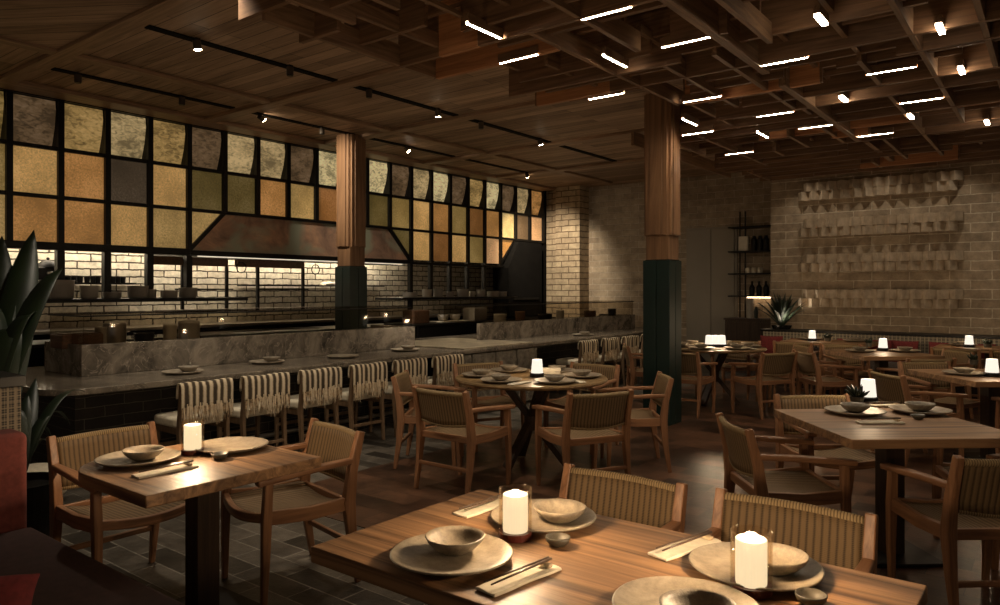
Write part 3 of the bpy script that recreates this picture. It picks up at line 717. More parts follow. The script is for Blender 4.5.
# ------------------------------------------------------------------ tables
def rect_table(x, y, sx, sy, rot, label, name='dining_table', corner=None, po=(0,0)):
    ox, oy = po
    t = empty(name, (x, y, Zof(x, y)), math.radians(rot)); tag(t, label, 'table')
    if corner: MB().prism(rr(-sx/2, sx/2, -sy/2, sy/2, .26, corner), .70, .748).build('tabletop', M['table'], t, bev=.006)
    else: MB().box(-sx/2, sx/2, -sy/2, sy/2, .70, .748).build('tabletop', M['table'], t, bev=.005)
    MB().box(ox-.055, ox+.055, oy-.055, oy+.055, .02, .70).build('pedestal', M['ped'], t, bev=.004)
    MB().box(ox-.2, ox+.2, oy-.2, oy+.2, 0, .02).build('base_plate', M['black'], t, bev=.004)
    MB().box(ox-.15, ox+.15, oy-.15, oy+.15, .685, .70).build('top_bracket', M['black'], t)
    return t
def round_table(x, y, label):
    t = empty('round_table', (x, y, Zof(x, y))); tag(t, label, 'table')
    MB().lathe([(0,.712),(.60,.712),(.64,.722),(.65,.735),(.645,.748),(0,.748)], 64).build('tabletop', M['table_r'], t, smooth=False)
    for k in range(3):
        a = 2*PI*k/3+.4
        MB().beam((.30*math.cos(a), .30*math.sin(a), .02), (-.26*math.cos(a), -.26*math.sin(a), .712), .07, .05).build('leg', M['ped'], t, bev=.004)
    MB().lathe([(0,.30),(.06,.30),(.06,.42),(0,.42)], 20).build('hub', M['ped'], t)
    return t
Z1T = .748
def plate_maker():
    return fixnorm(MB().lathe([(0,.0),(.095,.0),(.13,.006),(.168,.020),(.171,.024),(.166,.026),(.13,.014),(.10,.010),(0,.009)], 56, wob=.008).build('plate', M['plate'], smooth=True, loc=(0,0,-50)))
def bowl_maker():
    return fixnorm(MB().lathe([(0,0),(.034,0),(.060,.016),(.078,.034),(.085,.047),(.082,.049),(.072,.036),(.05,.018),(.03,.010),(0,.009)], 48, wob=.012).build('bowl', M['bowl'], smooth=True, loc=(0,0,-50)))
def dish_maker():
    return fixnorm(MB().lathe([(0,0),(.020,0),(.033,.012),(.037,.026),(.034,.027),(.028,.014),(0,.008)], 32, wob=.02).build('sauce_dish', M['dish'], smooth=True, loc=(0,0,-50)))
def napkin_maker():
    def fn(u, v):
        x = -.034+.068*u; y = -.125+.25*v; z = .008+.0015*math.sin(7*u+3*v)
        return (x, y, z), (x+.002*math.sin(9*v), y, .0008)
    return fixnorm(MB().grid(fn, 6, 12).build('folded_napkin', M['linen'], loc=(0,0,-50), bev=.002))
def stick_maker():
    c = empty('chopsticks', (0,0,-50))
    for s in (-1, 1):
        MB().tube([(s*.012, -.115, .016), (s*.005, .115, .020)], [.0022, .0040], 8).build('stick', M['stick'], c, smooth=True)
    return c
def rest_maker(): return MB().box(-.022, .022, -.009, .009, 0, .010).build('chopstick_rest', M['rest'], loc=(0,0,-50), bev=.003)
def cyl_candle():
    c = empty('candle_lamp', (0,0,-50))
    MB().lathe([(0,0),(.049,0),(.050,.004),(.050,.022),(0,.022)], 32).build('base', M['wax'], c, smooth=False)
    MB().lathe([(0,.0225),(.037,.0225),(.038,.028),(.038,.132),(.036,.134),(0,.134)], 32).build('candle', M['glow'], c, smooth=False)
    fixnorm(MB().lathe([(.048,.0225),(.0505,.0225),(.0505,.152),(.048,.152),(.048,.0225)], 40).build('glass', M['glass'], c, smooth=True))
    return c
def sq_lantern():
    c = empty('table_lantern', (0,0,-50))
    MB().lathe([(0,0),(.062,0),(.062,.03),(.05,.035),(0,.035)], 24).build('base', M['black'], c)
    MB().lathe([(0,.0355),(.052,.0355),(.042,.15),(0,.15)], 24).build('shade', M['glowc'], c)
    return c
G = {'plate': 'stoneware dinner plates on the tables', 'bowl': 'stoneware bowls', 'dish': 'small sauce dishes', 'napkin': 'folded cream napkins', 'sticks': 'pairs of chopsticks', 'rest': 'chopstick rests', 'candle': 'candle lamps', 'lantern': 'table lanterns'}
def plate(x, y, z, w, bowl=True, wb=None, bd=(.0,.0)):
    put('plate', plate_maker, '', (x, y, z), random.random()*6, 'wide stoneware plate '+w, 'plate', G['plate'])
    if bowl: put('bowl', bowl_maker, '', (x+bd[0], y+bd[1], z+.0095), random.random()*6, 'stoneware bowl '+w, 'bowl', G['bowl'])
def dish(x, y, z, w): put('dish', dish_maker, '', (x, y, z), 0, 'tiny dark sauce dish '+w, 'dish', G['dish'])
def napkin(x, y, z, rot, w, sticks=True):
    a = math.radians(rot)
    put('napkin', napkin_maker, '', (x, y, z), a, 'folded cream napkin '+w, 'napkin', G['napkin'])
    if sticks:
        put('rest', rest_maker, '', (x-math.sin(a)*.095, y+math.cos(a)*.095, z+.0115), a, 'bone chopstick rest on the napkin '+w, 'chopstick rest', G['rest'])
        put('sticks', stick_maker, '', (x, y, z+.0075), a, 'dark chopsticks on the napkin '+w, 'chopsticks', G['sticks'])
def flame(x, y, z, e, r=.03):
    l = bpy.data.lights.new('flame', 'POINT'); l.energy = e; l.color = (1, .72, .44); l.shadow_soft_size = r; l.specular_factor = 0.0
    o = bpy.data.objects.new('flame', l); COL.objects.link(o); o.location = (x, y, z)
def candle(x, y, z, w): flame(x, y, z+.175, 15); put('candle', cyl_candle, '', (x, y, z), 0, 'glass candle lamp glowing '+w, 'candle lamp', G['candle'])
def lantern(x, y, z, w): flame(x, y, z+.19, 4.5); put('lantern', sq_lantern, '', (x, y, z), 0, 'glowing white table lantern '+w, 'lantern', G['lantern'])

# T1 nearest table
ZT1 = .7485
rect_table(-1.008, 1.742, 1.475, .785, 0, 'large rectangular oak table nearest the viewer, laid with plates and two candles')
plate(-1.345, 1.522, ZT1, 'at the front left of the nearest table', bd=(-.015,.03))
plate(-1.332, 1.955, ZT1, 'behind the candle at the far left of the nearest table', bd=(.055,.012))
plate(-.645, 1.945, ZT1, 'behind the right hand candle on the nearest table', bd=(.045,.015))
p = onz(686, 608, .766); plate(p[0], p[1], ZT1, 'cut by the bottom frame edge on the nearest table', bd=(.05,-.05))
candle(-1.312, 1.775, ZT1, 'between the two left plates on the nearest table')
candle(-.612, 1.815, ZT1, 'in front of the right hand plate on the nearest table')
dish(-1.175, 1.80, ZT1, 'right of the left candle on the nearest table')
dish(-.475, 1.83, ZT1, 'right of the right hand candle on the nearest table')
napkin(-1.112, 1.525, ZT1, -8, 'beside the front left plate of the nearest table')
napkin(-1.57, 1.95, ZT1, -4, 'at the far left corner of the nearest table')
napkin(-.865, 2.0, ZT1, -15, 'at the far edge of the nearest table')
chair(-1.385, 2.31, -90, 'cane armchair behind the nearest table, left of the two')
chair(-.74, 2.33, -90, 'cane armchair behind the nearest table, right of the two')
# T2 left table
rect_table(-3.03, 1.71, .77, .80, 0, 'oak table with rounded left end beside the red banquette', corner=('sw','nw'), po=(-.13, .12))
plate(-3.20, 1.555, Z1T, 'with a bowl on the rounded table by the banquette', bd=(.02,.01))
plate(-3.11, 1.945, Z1T, 'without a bowl on the rounded table by the banquette', bowl=False)
candle(-3.165, 1.785, Z1T, 'on the rounded table by the banquette')
dish(-2.965, 1.80, Z1T, 'beside the candle on the rounded table by the banquette')
napkin(-2.93, 1.535, Z1T, -2, 'on the rounded table by the banquette')
chair(-3.70, 1.75, 0, 'cane armchair at the left end of the rounded table, facing right')
chair(-3.165, 2.30, -101, 'cane armchair at the far side of the rounded table by the banquette')
# round tables
for (cx, cy, nm) in ((-3.60, 5.10, 'the near round table'), (-3.60, 9.25, 'the far round table')):
    round_table(cx, cy, 'round oak table on crossed dark legs, '+('the near one left of the green column' if cy < 7 else 'the far one behind the green column'))
    for k, (a, w) in enumerate(((-90,'front left seat'),(-147,'left seat'),(153,'rear left seat'),(92,'rear right seat'),(-29,'front right seat'),(36,'right seat'))):
        ringchair(cx, cy, a, .86 if k else .88, 'cane armchair at %s, %s' % (nm, w))
        t = math.radians(a); rr_ = .43
        lab = 'at the %s of %s' % (w, nm)
        plate(cx+rr_*math.cos(t), cy+rr_*math.sin(t), .756, lab)
        if k in (0, 3, 4): 
            t2 = t+.42; napkin(cx+.47*math.cos(t2), cy+.47*math.sin(t2), .756, a+90, lab, sticks=False)
    for k, (dx, dy) in enumerate(((0,0),) if cy < 7 else ((0,0),(.075,.04),(-.06,-.06))):
        lantern(cx+dx+(.04 if cy < 7 else 0), cy+dy+.03, .7555, 'at the centre of the near round table' if cy < 7 else ('at the centre', 'on the right', 'on the left')[k]+' of the lantern trio on the far round table')
    if cy < 7: o = MB().box(-.09, .09, -.05, .05, 0, .05).build('napkin_box', M['cream'], loc=(cx+.0, cy+.30, .7555), rotz=.6, bev=.006); tag(o, 'low cream napkin box behind the lantern on the near round table', 'box')
# diagonal square tables
def pot(x, y, z, lab, r=.04, h=.05, n_=16, L=.075):
    c = empty('potted_succulent', (x, y, z)); tag(c, lab, 'plant')
    MB().lathe([(0,0),(r*.8,0),(r,h),(r*.85,h),(0,h*.8)], 20).build('pot', M['dish'], c)
    mb = MB(); rn = random.Random(int(x*100))
    for k in range(n_):
        a = rn.random()*2*PI; t = rn.random()*.9; l_ = L*(.7+.5*rn.random())
        b0 = Vector((math.cos(a)*r*.3, math.sin(a)*r*.3, h*.8)); d = Vector((math.cos(a)*math.sin(t), math.sin(a)*math.sin(t), math.cos(t)))
        mb.tube([b0, b0+d*l_*.6, b0+d*l_], [.008, .011, .002], 6)
    mb.build('leaves', M['leaf2'], c, smooth=True)
def diag(cx, cy, rot, nm, label, sides, plates, side=.94):
    rect_table(cx, cy, side, side, rot, label)
    names = {'SW': 180, 'NW': 90, 'SE': -90, 'NE': 0}
    for s in sides:
        a = rot+names[s]; w = {'SW':'left corner side','NW':'far left side','SE':'near right side','NE':'far right side'}[s]
        if cx == -.77 and s == 'SW': chair(cx-.66*math.cos(math.radians(rot))+.06, cy-.66*math.sin(math.radians(rot))-.03, rot-2, 'cane armchair at %s, %s' % (nm, w)); continue
        ringchair(cx, cy, a, .66, 'cane armchair at %s, %s' % (nm, w))
    z = .7555
    for (px, py, w, b_) in plates:
        p = onz(px, py, .765); plate(p[0], p[1], z, '%s of %s' % (w, nm), b_)
diag(-.77, 4.60, 40, 'the square table right of the wood column', 'square oak table set diagonally, nearest of the three on the right', ('SW','NW','SE','NE'),
     ((855,412,'at the left',True),(920,411,'at the right',True)))
p = onz(857, 405, .75); pot(p[0], p[1], .7555, 'small dark succulent before the lamp on the nearest diagonal table', .045, .05, 18, .08)
p = onz(868, 402.5, .75); lantern(p[0], p[1], .7555, 'behind the succulent on the nearest diagonal table')
p = onz(918, 420, .75); dish(p[0], p[1], .7555, 'at the right plate of the nearest diagonal table')
p = onz(880, 424, .75); napkin(p[0], p[1], .7555, -50, 'before the left plate of the nearest diagonal table')
p = onz(882, 407, .75); napkin(p[0], p[1], .7555, -50, 'behind the two plates of the nearest diagonal table')
diag(-.50, 7.72, 40, 'the middle diagonal table at the right edge', 'square oak table set diagonally, middle one at the right frame edge', ('SW','NW','SE','NE'),
     ((964,373.5,'at the left',True),(1020,372,'beyond the right edge',True)))
p = onz(992, 377, .75); lantern(p[0], p[1], .7555, 'on the middle diagonal table at the right edge')
p = onz(973, 366, .75); pot(p[0], p[1]+.1, .7555, 'small dark succulent behind the plate on the middle diagonal table')
diag(-1.70, 9.62, 40, 'the farthest diagonal table', 'square oak table set diagonally, farthest of the three in front of the banquette', ('SW','NW','SE','NE'),
     ((860,351,'at the left',True),(905,351,'at the right',True)))
p = onz(883, 351, .75); lantern(p[0], p[1], .7555, 'on the farthest diagonal table')
p = onz(869, 347, .75); pot(p[0], p[1], .7555, 'small dark succulent on the farthest diagonal table')
# wall banquette tables
for i, (px, nm) in enumerate(((830, 'the left table along the plaid banquette'), (990, 'the right table along the plaid banquette'))):
    cx = ony(px, 340, 11.35)[0]
    rect_table(cx, 11.35, 1.2, .75, 0, 'oak table along the plaid banquette, %s one' % ('left', 'right')[i])
    for k, dx in enumerate((-.31, .31)):
        chair(cx+dx, 10.86, 90, 'cane armchair seen from behind at %s, %s' % (nm, ('left', 'right')[k]))
        plate(cx+dx, 11.5, .7555, ('at the left of ', 'at the right of ')[k]+nm, True)
    lantern(cx-.22+.0, 11.25, .7555, 'on '+nm)
    pot(cx-.02, 11.3, .7555, 'round dark succulent on '+nm, .05, .05, 26, .07)

# ------------------------------------------------------------------ bar chairs with fringed throws
def bar_chair():
    c = empty('bar_chair', (0,0,-50))
    for s in (-1, 1):
        MB().path([(s*.185, .19, 0), (s*.19, .18, .42)], [.026,.036], [.026,.036], (0,1,0)).build('leg', M['stoolw'], c, bev=.004)
        MB().path([(s*.20, -.215, 0), (s*.20, -.185, .40), (s*.205, -.225, .765)], [.028,.034,.026], [.030,.044,.028], (0,1,0)).build('leg', M['stoolw'], c, bev=.004)
        MB().beam((s*.195, -.19, .40), (s*.19, .18, .40), .024, .05).build('side_rail', M['stoolw'], c, bev=.003)
    MB().beam((-.2, -.2, .19), (.2, -.2, .19), .02, .028).build('stretcher', M['stoolw'], c, bev=.003)
    MB().beam((-.19, .185, .25), (.19, .185, .25), .02, .028).build('stretcher', M['stoolw'], c, bev=.003)
    MB().box(-.20, .20, -.225, -.205, .56, .76).build('backrest', M['stoolw'], c, bev=.006)
    MB().prism(rr(-.215, .215, -.17, .23, .07, ('sw','se','ne','nw')), .425, .50).build('cushion', M['linen2'], c, bev=.022, seg=4)
    return c
def throw(i):
    rn = random.Random(i*13+3)
    c = empty('fringed_throw', (0,0,-50))
    def fn(u, v):
        x = -.222+.444*u; s = v  # v 0..1 over: front(top side) to rear
        ztop = .782
        path = [(-.175, .66), (-.178, .74), (-.20, ztop), (-.235, ztop-.003), (-.252, .74), (-.254, .66), (-.252, .58)]
        t = s*(len(path)-1); k = min(int(t), len(path)-2); f = t-k
        y = path[k][0]*(1-f)+path[k+1][0]*f; z = path[k][1]*(1-f)+path[k+1][1]*f
        w = .006*math.sin(u*26+i)*(1 if v > .5 else .5)*min(1, abs(v-.45)*3)
        return (x, y+w-(.003 if v > .45 else -.003), z+.004*math.sin(u*9+i)), (x, y+w+(.003 if v > .45 else -.003), z-.004)
    cl = fixnorm(MB().grid(fn, 28, 14).build('cloth', M['stripe'], c, smooth=True))
    for nm, mt, cnt, w0 in (('fringe', M['fringe'], 60, 0), ('pale_fringe', M['fringe2'], 34, 1)):
        mb = MB()
        for k in range(cnt):
            u = (k+.5)/cnt if not w0 else min(.98, max(.02, (rn.random()+rn.random())/2 if rn.random() < .5 else rn.random())); x = -.222+.444*u
            L = .09+.06*rn.random()+.022*math.cos((u-.1)*11+i)+(.01 if w0 else 0); z0 = .592+(.03*rn.random() if w0 else 0)
            y = -.254+.006*math.sin(u*26+i)-(.006 if w0 else 0); sw = (rn.random()-.5)*.034
            mb.tube([(x, y, z0), (x+sw*.3, y-.010*rn.random(), z0-L*.5), (x+sw, y-.014*rn.random(), z0-L)], [.0046, .0040, .002], 5)
        mb.build(nm, mt, cl)
    return c
ys = [3.14, 3.69, 4.27, 4.85, 5.43, 6.02, 9.03, 9.69, 10.32, 10.95]
bw = ['nearest to the viewer', 'second from the viewer', 'third from the viewer', 'fourth from the viewer', 'fifth from the viewer', 'sixth from the viewer',
      'nearest of the far group', 'middle one of the far group', 'of the far group beside the column', 'hidden behind the green column']
ths = [throw(k) for k in range(3)]
for i, y in enumerate(ys):
    x = -5.59
    put('barchair', bar_chair, '', (x, y, 0 if x < -4.6 else .006), PI/2, 'bar chair with cream seat cushion, %s' % bw[i], 'bar chair', 'bar chairs along the counter')
    src = ths[i] if i < 3 else None
    lab = 'striped fringed throw over the bar chair %s' % bw[i]
    if src: src.location = (x, y, 0); src.rotation_euler.z = PI/2; tag(src, lab, 'throw', 'striped throws on the bar chairs')
    else: dup(ths[i % 3], (x, y, 0), PI/2, lab, 'throw', 'striped throws on the bar chairs')
# plates on the bar
for (px, py, w, bl) in ((183,371.5,'at the first place',True),(267,361.5,'at the second place',True),(343,356,'at the third place',False),(405,349.5,'at the fourth place',True),(583,334.5,'on the far section',True)):
    p = onz(px, py, .80); plate(max(p[0], -6.2), p[1], .7835, w+' of the bar counter' if 'place' in w else w+' of the bar counter', bl, bd=(0,.05))

# ------------------------------------------------------------------ kitchen ware
def pot_cyl(x, y, z, r, h, mat, name, lab, cat, lid=False, handle=False, sq=False):
    c = empty(name, (x, y, z)); tag(c, lab, cat)
    if sq:
        MB().box(-r, r, -r*1.3, r*1.3, 0, h).build('body', mat, c, bev=.012); MB().box(-r*.9, r*.9, -r*1.2, r*1.2, h, h+.008).build('lid', mat, c, bev=.003)
    else:
        bd_ = fixnorm(MB().lathe([(0,0),(r*.86,0),(r*.97,h*.12),(r,h*.9),(r*1.03,h),(r*.93,h),(r*.9,h*.15),(0,h*.1)], 28).build('body', mat, c, smooth=True))
        if lid:
            ld = MB().lathe([(0,h+.02),(r*.5,h+.015),(r*1.02,h+.001),(0,h+.001)], 28).build('lid', mat, c, smooth=True)
            MB().lathe([(0,h+.045),(.014,h+.04),(.012,h+.02),(0,h+.02)], 12).build('knob', mat, ld)
        if handle:
            for s in (-1, 1): MB().tube([(0, s*r, h*.7), (0, s*(r+.035), h*.75), (0, s*(r+.035), h*.6), (0, s*r, h*.55)], .005, 6).build('handle', mat, bd_)
    return c
zs = 1.401
def shelf(px, r, h, mat, name, lab, cat, z=zs, X=-8.78, **k):
    p = onx(px, 298, X); pot_cyl(X, p[1], z, r, h, mat, name, lab, cat, **k)
shelf(22, .13, .22, M['silver'], 'stock_pot', 'grey pot on the left kitchen shelf behind the palm leaves', 'pot')
shelf(47, .13, .17, M['silver'], 'saucepan', 'low wide grey pan stack base on the left shelf, by the steel post', 'pan')
shelf(57, .17, .21, M['silver'], 'stock_pot', 'widest grey pot on the left kitchen shelf', 'pot')
shelf(89, .095, .15, M['whitec'], 'storage_jar', 'pale rounded jar between two posts on the left shelf', 'jar')
shelf(112, .10, .075, M['silver'], 'mixing_bowl', 'low grey bowl behind the third post on the left shelf', 'bowl')
shelf(138, .115, .15, M['silver'], 'stock_pot', 'grey pot right of the third post on the left shelf', 'pot')
shelf(151, .06, .11, M['silver'], 'storage_jar', 'small grey jar beside the middle pot on the left shelf', 'jar')
shelf(169, .10, .095, M['whitec'], 'mixing_bowl', 'pale grey bowl left of the fourth post on the left shelf', 'bowl')
shelf(188, .11, .13, M['silver'], 'saucepan', 'grey pan at the right end of the left shelf', 'pan')
zr = 1.371
for px, r, h, mat, nm, lab, cat in ((410,.13,.09,M['silver'],'serving_bowl','wide low bowl at the left end of the right shelf','bowl'),(427,.085,.14,M['whitec'],'storage_jar','pale jar second on the right shelf','jar'),
     (438,.085,.15,M['silver'],'storage_jar','dark grey jar third on the right shelf','jar'),(450,.07,.10,M['silver'],'cup','grey cup fourth on the right shelf','cup'),(463,.11,.15,M['silver'],'stock_pot','grey pot in the middle of the right shelf','pot'),
     (472,.06,.11,M['whitec'],'cup','pale cup right of the pot on the right shelf','cup'),(481,.09,.14,M['silver'],'storage_jar','grey jar near the right end of the right shelf','jar'),(493,.12,.11,M['silver'],'serving_bowl','bowl at the right end of the right shelf','bowl'),(503,.08,.10,M['silver'],'serving_bowl','last small bowl on the right shelf','bowl')):
    shelf(px, r, h, mat, nm, lab, cat, zr)
# thin back shelf
p = onx(48, 280, -10.26)
c = empty('espresso_machine', (-10.26, p[1], 1.601)); tag(c, 'black domed espresso machine on the back wall shelf', 'coffee machine')
MB().box(-.1, .1, -.17, .17, 0, .19).build('body', M['black'], c, bev=.02)
MB().lathe([(.12,.19),(.115,.23),(.07,.27),(0,.285)], 24).build('dome', M['black'], c, smooth=True)
MB().lathe([(0,.32),(.02,.31),(.015,.28),(0,.28)], 12).build('knob', M['black'], c)
MB().box(.1, .14, -.05, .05, .10, .13).build('spout', M['steel'], c, bev=.005)
for i, px in enumerate((68, 74, 80, 87, 93, 98, 108, 113, 118, 123)):
    q = onx(px, 280, -10.26); o = MB().lathe([(0,0),(.03,0),(.038,.08),(.034,.08),(.028,.01),(0,.008)], 16, c=(0,0,0)).build('black_cup', M['black'], loc=(-10.26, q[1], 1.601))
    tag(o, 'black cup on the back wall shelf, %s from the left' % ords[i], 'cup', 'black cups on the wall shelf')
q = onx(329, 282, -10.28)
def fold(u, v): 
    x = -.08+.16*u; y = -.14+.28*v; return (x, y, .05*math.sin(PI*min(1, max(0, v)))**.5+.012*math.sin(9*u+6*v)+.01), (x, y, 0)
o = fixnorm(MB().grid(fold, 8, 12).build('folded_cloth', M['cream'], smooth=True, loc=(-10.28, q[1], 1.581))); tag(o, 'white folded cloth on the wall shelf left of the column', 'cloth')
# on the near upstand work surface (behind the glass)
def onbar(px, r, h, mat, name, lab, cat, X=-6.8, z=1.0005, **k):
    p = onx(px, 330, X); pot_cyl(X, p[1], z, r, h, mat, name, lab, cat, **k)
onbar(77, .13, .12, M['brownbox'], 'wooden_box', 'brown wooden box at the left end behind the smoked glass', 'box', sq=True)
onbar(101, .05, .17, M['silver'], 'storage_jar', 'slim dark jar beside the steel pot behind the glass', 'jar')
onbar(115, .095, .20, M['steel'], 'stock_pot', 'shiny steel pot behind the smoked glass', 'pot', handle=True)
onbar(144, .085, .10, M['black'], 'saucepan', 'low dark pan behind the smoked glass', 'pan', handle=True)
onbar(170, .062, .17, M['whitec'], 'storage_jar', 'off white jar behind the smoked glass', 'jar')
onbar(189, .10, .19, M['silver'], 'stock_pot', 'brown grey pot right of the off white jar behind the glass', 'pot', lid=True)
o = MB().box(-6.95, -6.62, onx(200, 340, -6.8)[1], onx(330, 330, -6.8)[1], 1.0005, 1.03).build('cutting_board', M['blackm'], bev=.005); tag(o, 'long black board lying behind the smoked glass', 'board')
# white trays at the far left behind the counter end
for k in range(3):
    o = MB().box(-7.75, -7.15, 1.4, 2.0+.02*k, .90+.05*k, .915+.05*k).build('metal_tray', M['steel'], bev=.006)
    tag(o, 'pale metal tray in the rack left of the marble upstand, %s from the bottom' % ords[k], 'tray', 'trays in the rack')
tr = empty('tray_rack', (-7.45, 1.75, 0)); tag(tr, 'dark rack holding pale trays left of the marble upstand', 'rack')
for x in (-7.78, -7.13):
    for y in (1.38, 2.09): P(MB().box(x-.012, x+.012, y-.012, y+.012, 0, 1.06), 'upright', M['black'], tr)
for z in (.2, .55, .89, .94, .99): 
    for x in (-7.78, -7.13): P(MB().box(x-.01, x+.01, 1.39, 2.08, z-.006, z+.004), 'rail', M['black'], tr)
# service shelf with tea bowls in the gap
ss = empty('service_table', (-8.1, 8.6, 0)); tag(ss, 'black service table with tea bowls in the gap of the bar', 'table')
P(MB().box(-8.35, -7.6, 7.85, 9.75, .955, .985), 'tabletop', M['black'], ss, bev=.004)
P(MB().box(-7.64, -7.62, 7.9, 9.7, .05, .95), 'front_panel', M['blackm'], ss)
for x in (-8.3, -7.65):
    for y in (7.9, 9.7): P(MB().box(x-.02, x+.02, y-.02, y+.02, 0, .955), 'leg', M['black'], ss)
p1 = onx(449, 322, -7.9)
o = MB().box(-8.05, -7.75, p1[1]-.35, p1[1]+.38, .9855, 1.0).build('serving_tray', M['cream'], bev=.006); tag(o, 'pale tray under two tea bowls in the bar gap', 'tray')
for px, w in ((443, 'left'), (455, 'right')):
    q = onx(px, 320, -7.9); c = empty('tea_bowl', (-7.9, q[1], 1.0005)); tag(c, 'grey tea bowl with two small ears, %s one in the bar gap' % w, 'bowl')
    fixnorm(MB().lathe([(0,0),(.06,0),(.085,.04),(.09,.10),(.083,.10),(.075,.04),(0,.02)], 28).build('bowl', M['silver'], c, smooth=True))
    for s in (-1, 1): MB().tube([(0, s*.085, .06), (0, s*.125, .095), (0, s*.11, .11), (0, s*.088, .09)], .008, 6).build('handle', M['silver'], c)
pot_cyl(-7.9, onx(416, 320, -7.9)[1], .9855, .13, .20, M['brownbox'], 'wooden_box', 'wooden box left of the tea bowls in the bar gap', 'box', sq=True)
pot_cyl(-7.9, onx(475, 320, -7.9)[1], .9855, .13, .21, M['silver'], 'metal_box', 'grey box right of the tea bowls in the bar gap', 'box', sq=True)
# items behind the far glass
for i, (px, r, h) in enumerate(((500,.10,.13),(520,.08,.16),(545,.12,.10),(560,.07,.15),(590,.11,.12),(612,.08,.14))):
    onbar(px, r, h, (M['silver'], M['brownbox'], M['black'])[i % 3], 'saucepan', 'dim pan behind the farther smoked glass, %s from the left' % ords[i], 'pan', X=-6.85)

# ------------------------------------------------------------------ far wall features
xs = [ony(x, 180, 12.45)[0] for x in (798, 957, 803, 963)]
for bi, zb in enumerate((2.955, 2.365, 1.795, 1.225)):
    b_ = MB()
    for row in range(2):
        a, c_ = (xs[0], xs[1]) if row == 0 else (xs[2], xs[3]); n = 14 if row == 0 else 13
        w = (c_-a)/n
        for k in range(n):
            x0 = a+k*w; z0 = zb+row*.142
            b_.prism([(x0, 12.54), (x0, 12.47), (x0+w*.5, 12.47-w*.75), (x0+w, 12.47), (x0+w, 12.54)], z0, z0+.138)
    o = fixnorm(b_.build('brick_relief', M['relief'])); 
    tag(o, 'band of projecting pale bricks on the right wall, %s' % ('topmost', 'second from the top', 'third from the top', 'lowest')[bi], 'wall relief', 'projecting brick bands'); o['kind'] = 'structure'
d = empty('door_1', (-5.76, 13.48, 0)); struct(d, 'tall taupe double door in the recessed brick wall')
P(MB().box(-5.80, -4.80, 13.46, 13.5, 0, 2.70), 'door_frame', M['doorp'], d)
P(MB().box(-5.74, -5.30, 13.43, 13.46, .02, 2.66), 'door_leaf', M['doorp'], d, bev=.004)
P(MB().box(-5.29, -4.85, 13.43, 13.46, .02, 2.66), 'door_leaf', M['doorp'], d, bev=.004)
sh = empty('metal_shelving', (-4.4, 13.3, 0)); tag(sh, 'black metal shelving in the brick recess beside the taupe door', 'shelving')
for x in (-4.72, -4.62, -3.95): P(MB().tube([(x, 13.38, .98), (x, 13.38, 2.95)], .014, 8), 'upright', M['black'], sh)
for z in (1.389, 1.796, 2.202, 2.646): P(MB().box(-4.86, -3.92, 13.14, 13.46, z-.015, z+.01), 'shelf', M['black'], sh)
cb = empty('low_cabinet', (-4.4, 13.25, 0)); tag(cb, 'dark low cabinet under the metal shelving', 'cabinet')
P(MB().box(-4.86, -3.92, 13.0, 13.49, .0, .96), 'body', M['ped'], cb); P(MB().box(-4.88, -3.91, 12.98, 13.49, .96, .99), 'top', M['ped'], cb, bev=.003)
for x in (-4.62, -4.15): P(MB().box(x-.22, x+.22, 12.985, 12.999, .08, .92), 'door', M['ped'], cb, bev=.003)
def item(px, z, mb, name, mat, lab, cat, y=13.3, grp=None):
    x = ony(px, 250, y)[0]; o = mb.build(name, mat, loc=(x, y, z)); tag(o, lab, cat, grp); return o
item(743.5, 2.213, MB().box(-.085, .085, -.02, .02, 0, .27), 'framed_card', M['cream'], 'white rectangular card standing on the upper recess shelf', 'card')
for i, px in enumerate((754, 760, 766)): item(px, 2.213, MB().lathe([(0,0),(.05,0),(.055,.2),(.03,.24),(.03,.27),(0,.27)], 18), 'black_bottle', M['black'], 'black squat bottle on the upper recess shelf, %s from the left' % ords[i], 'bottle', grp='black bottles on the recess shelf')
for i, px in enumerate((748, 754, 760)): item(px, 1.807, MB().lathe([(0,0),(.045,0),(.05,.06),(.04,.10),(0,.105)], 18), 'small_jar', M['cream'], 'small white jar on the middle recess shelf, %s from the left' % ords[i], 'jar', grp='white jars on the recess shelf')
for i, px in enumerate((752, 759, 766)): item(px, 1.40, MB().lathe([(0,0),(.045,0),(.05,.15),(.02,.20),(.02,.26),(0,.26)], 18), 'dark_bottle', M['black'], 'dark bottle on the lower recess shelf, %s from the left' % ords[i], 'bottle', grp='dark bottles on the lower recess shelf')
item(750, .991, MB().lathe([(0,0),(.06,0),(.065,.34),(.05,.36),(0,.36)], 20), 'tall_vase', M['silver'], 'tall grey vase on the low cabinet', 'vase', y=13.2)
item(756, .991, MB().lathe([(0,0),(.03,0),(.04,.12),(.02,.2),(0,.2)], 16), 'small_vase', M['green'], 'small green vase beside the tall grey vase', 'vase', y=13.12)
def bulb(name, loc, e, col=WARM, size=.05):
    l = bpy.data.lights.new(name, 'POINT'); l.energy = e; l.color = col; l.shadow_soft_size = size
    o = bpy.data.objects.new(name, l); COL.objects.link(o); o.location = loc; return o
l = MB().box(-4.6, -4.0, 13.42, 13.45, 1.355, 1.372).build('shelf_light', M['shelfled']); tag(l, 'warm light strip under the lowest recess shelf', 'strip light')
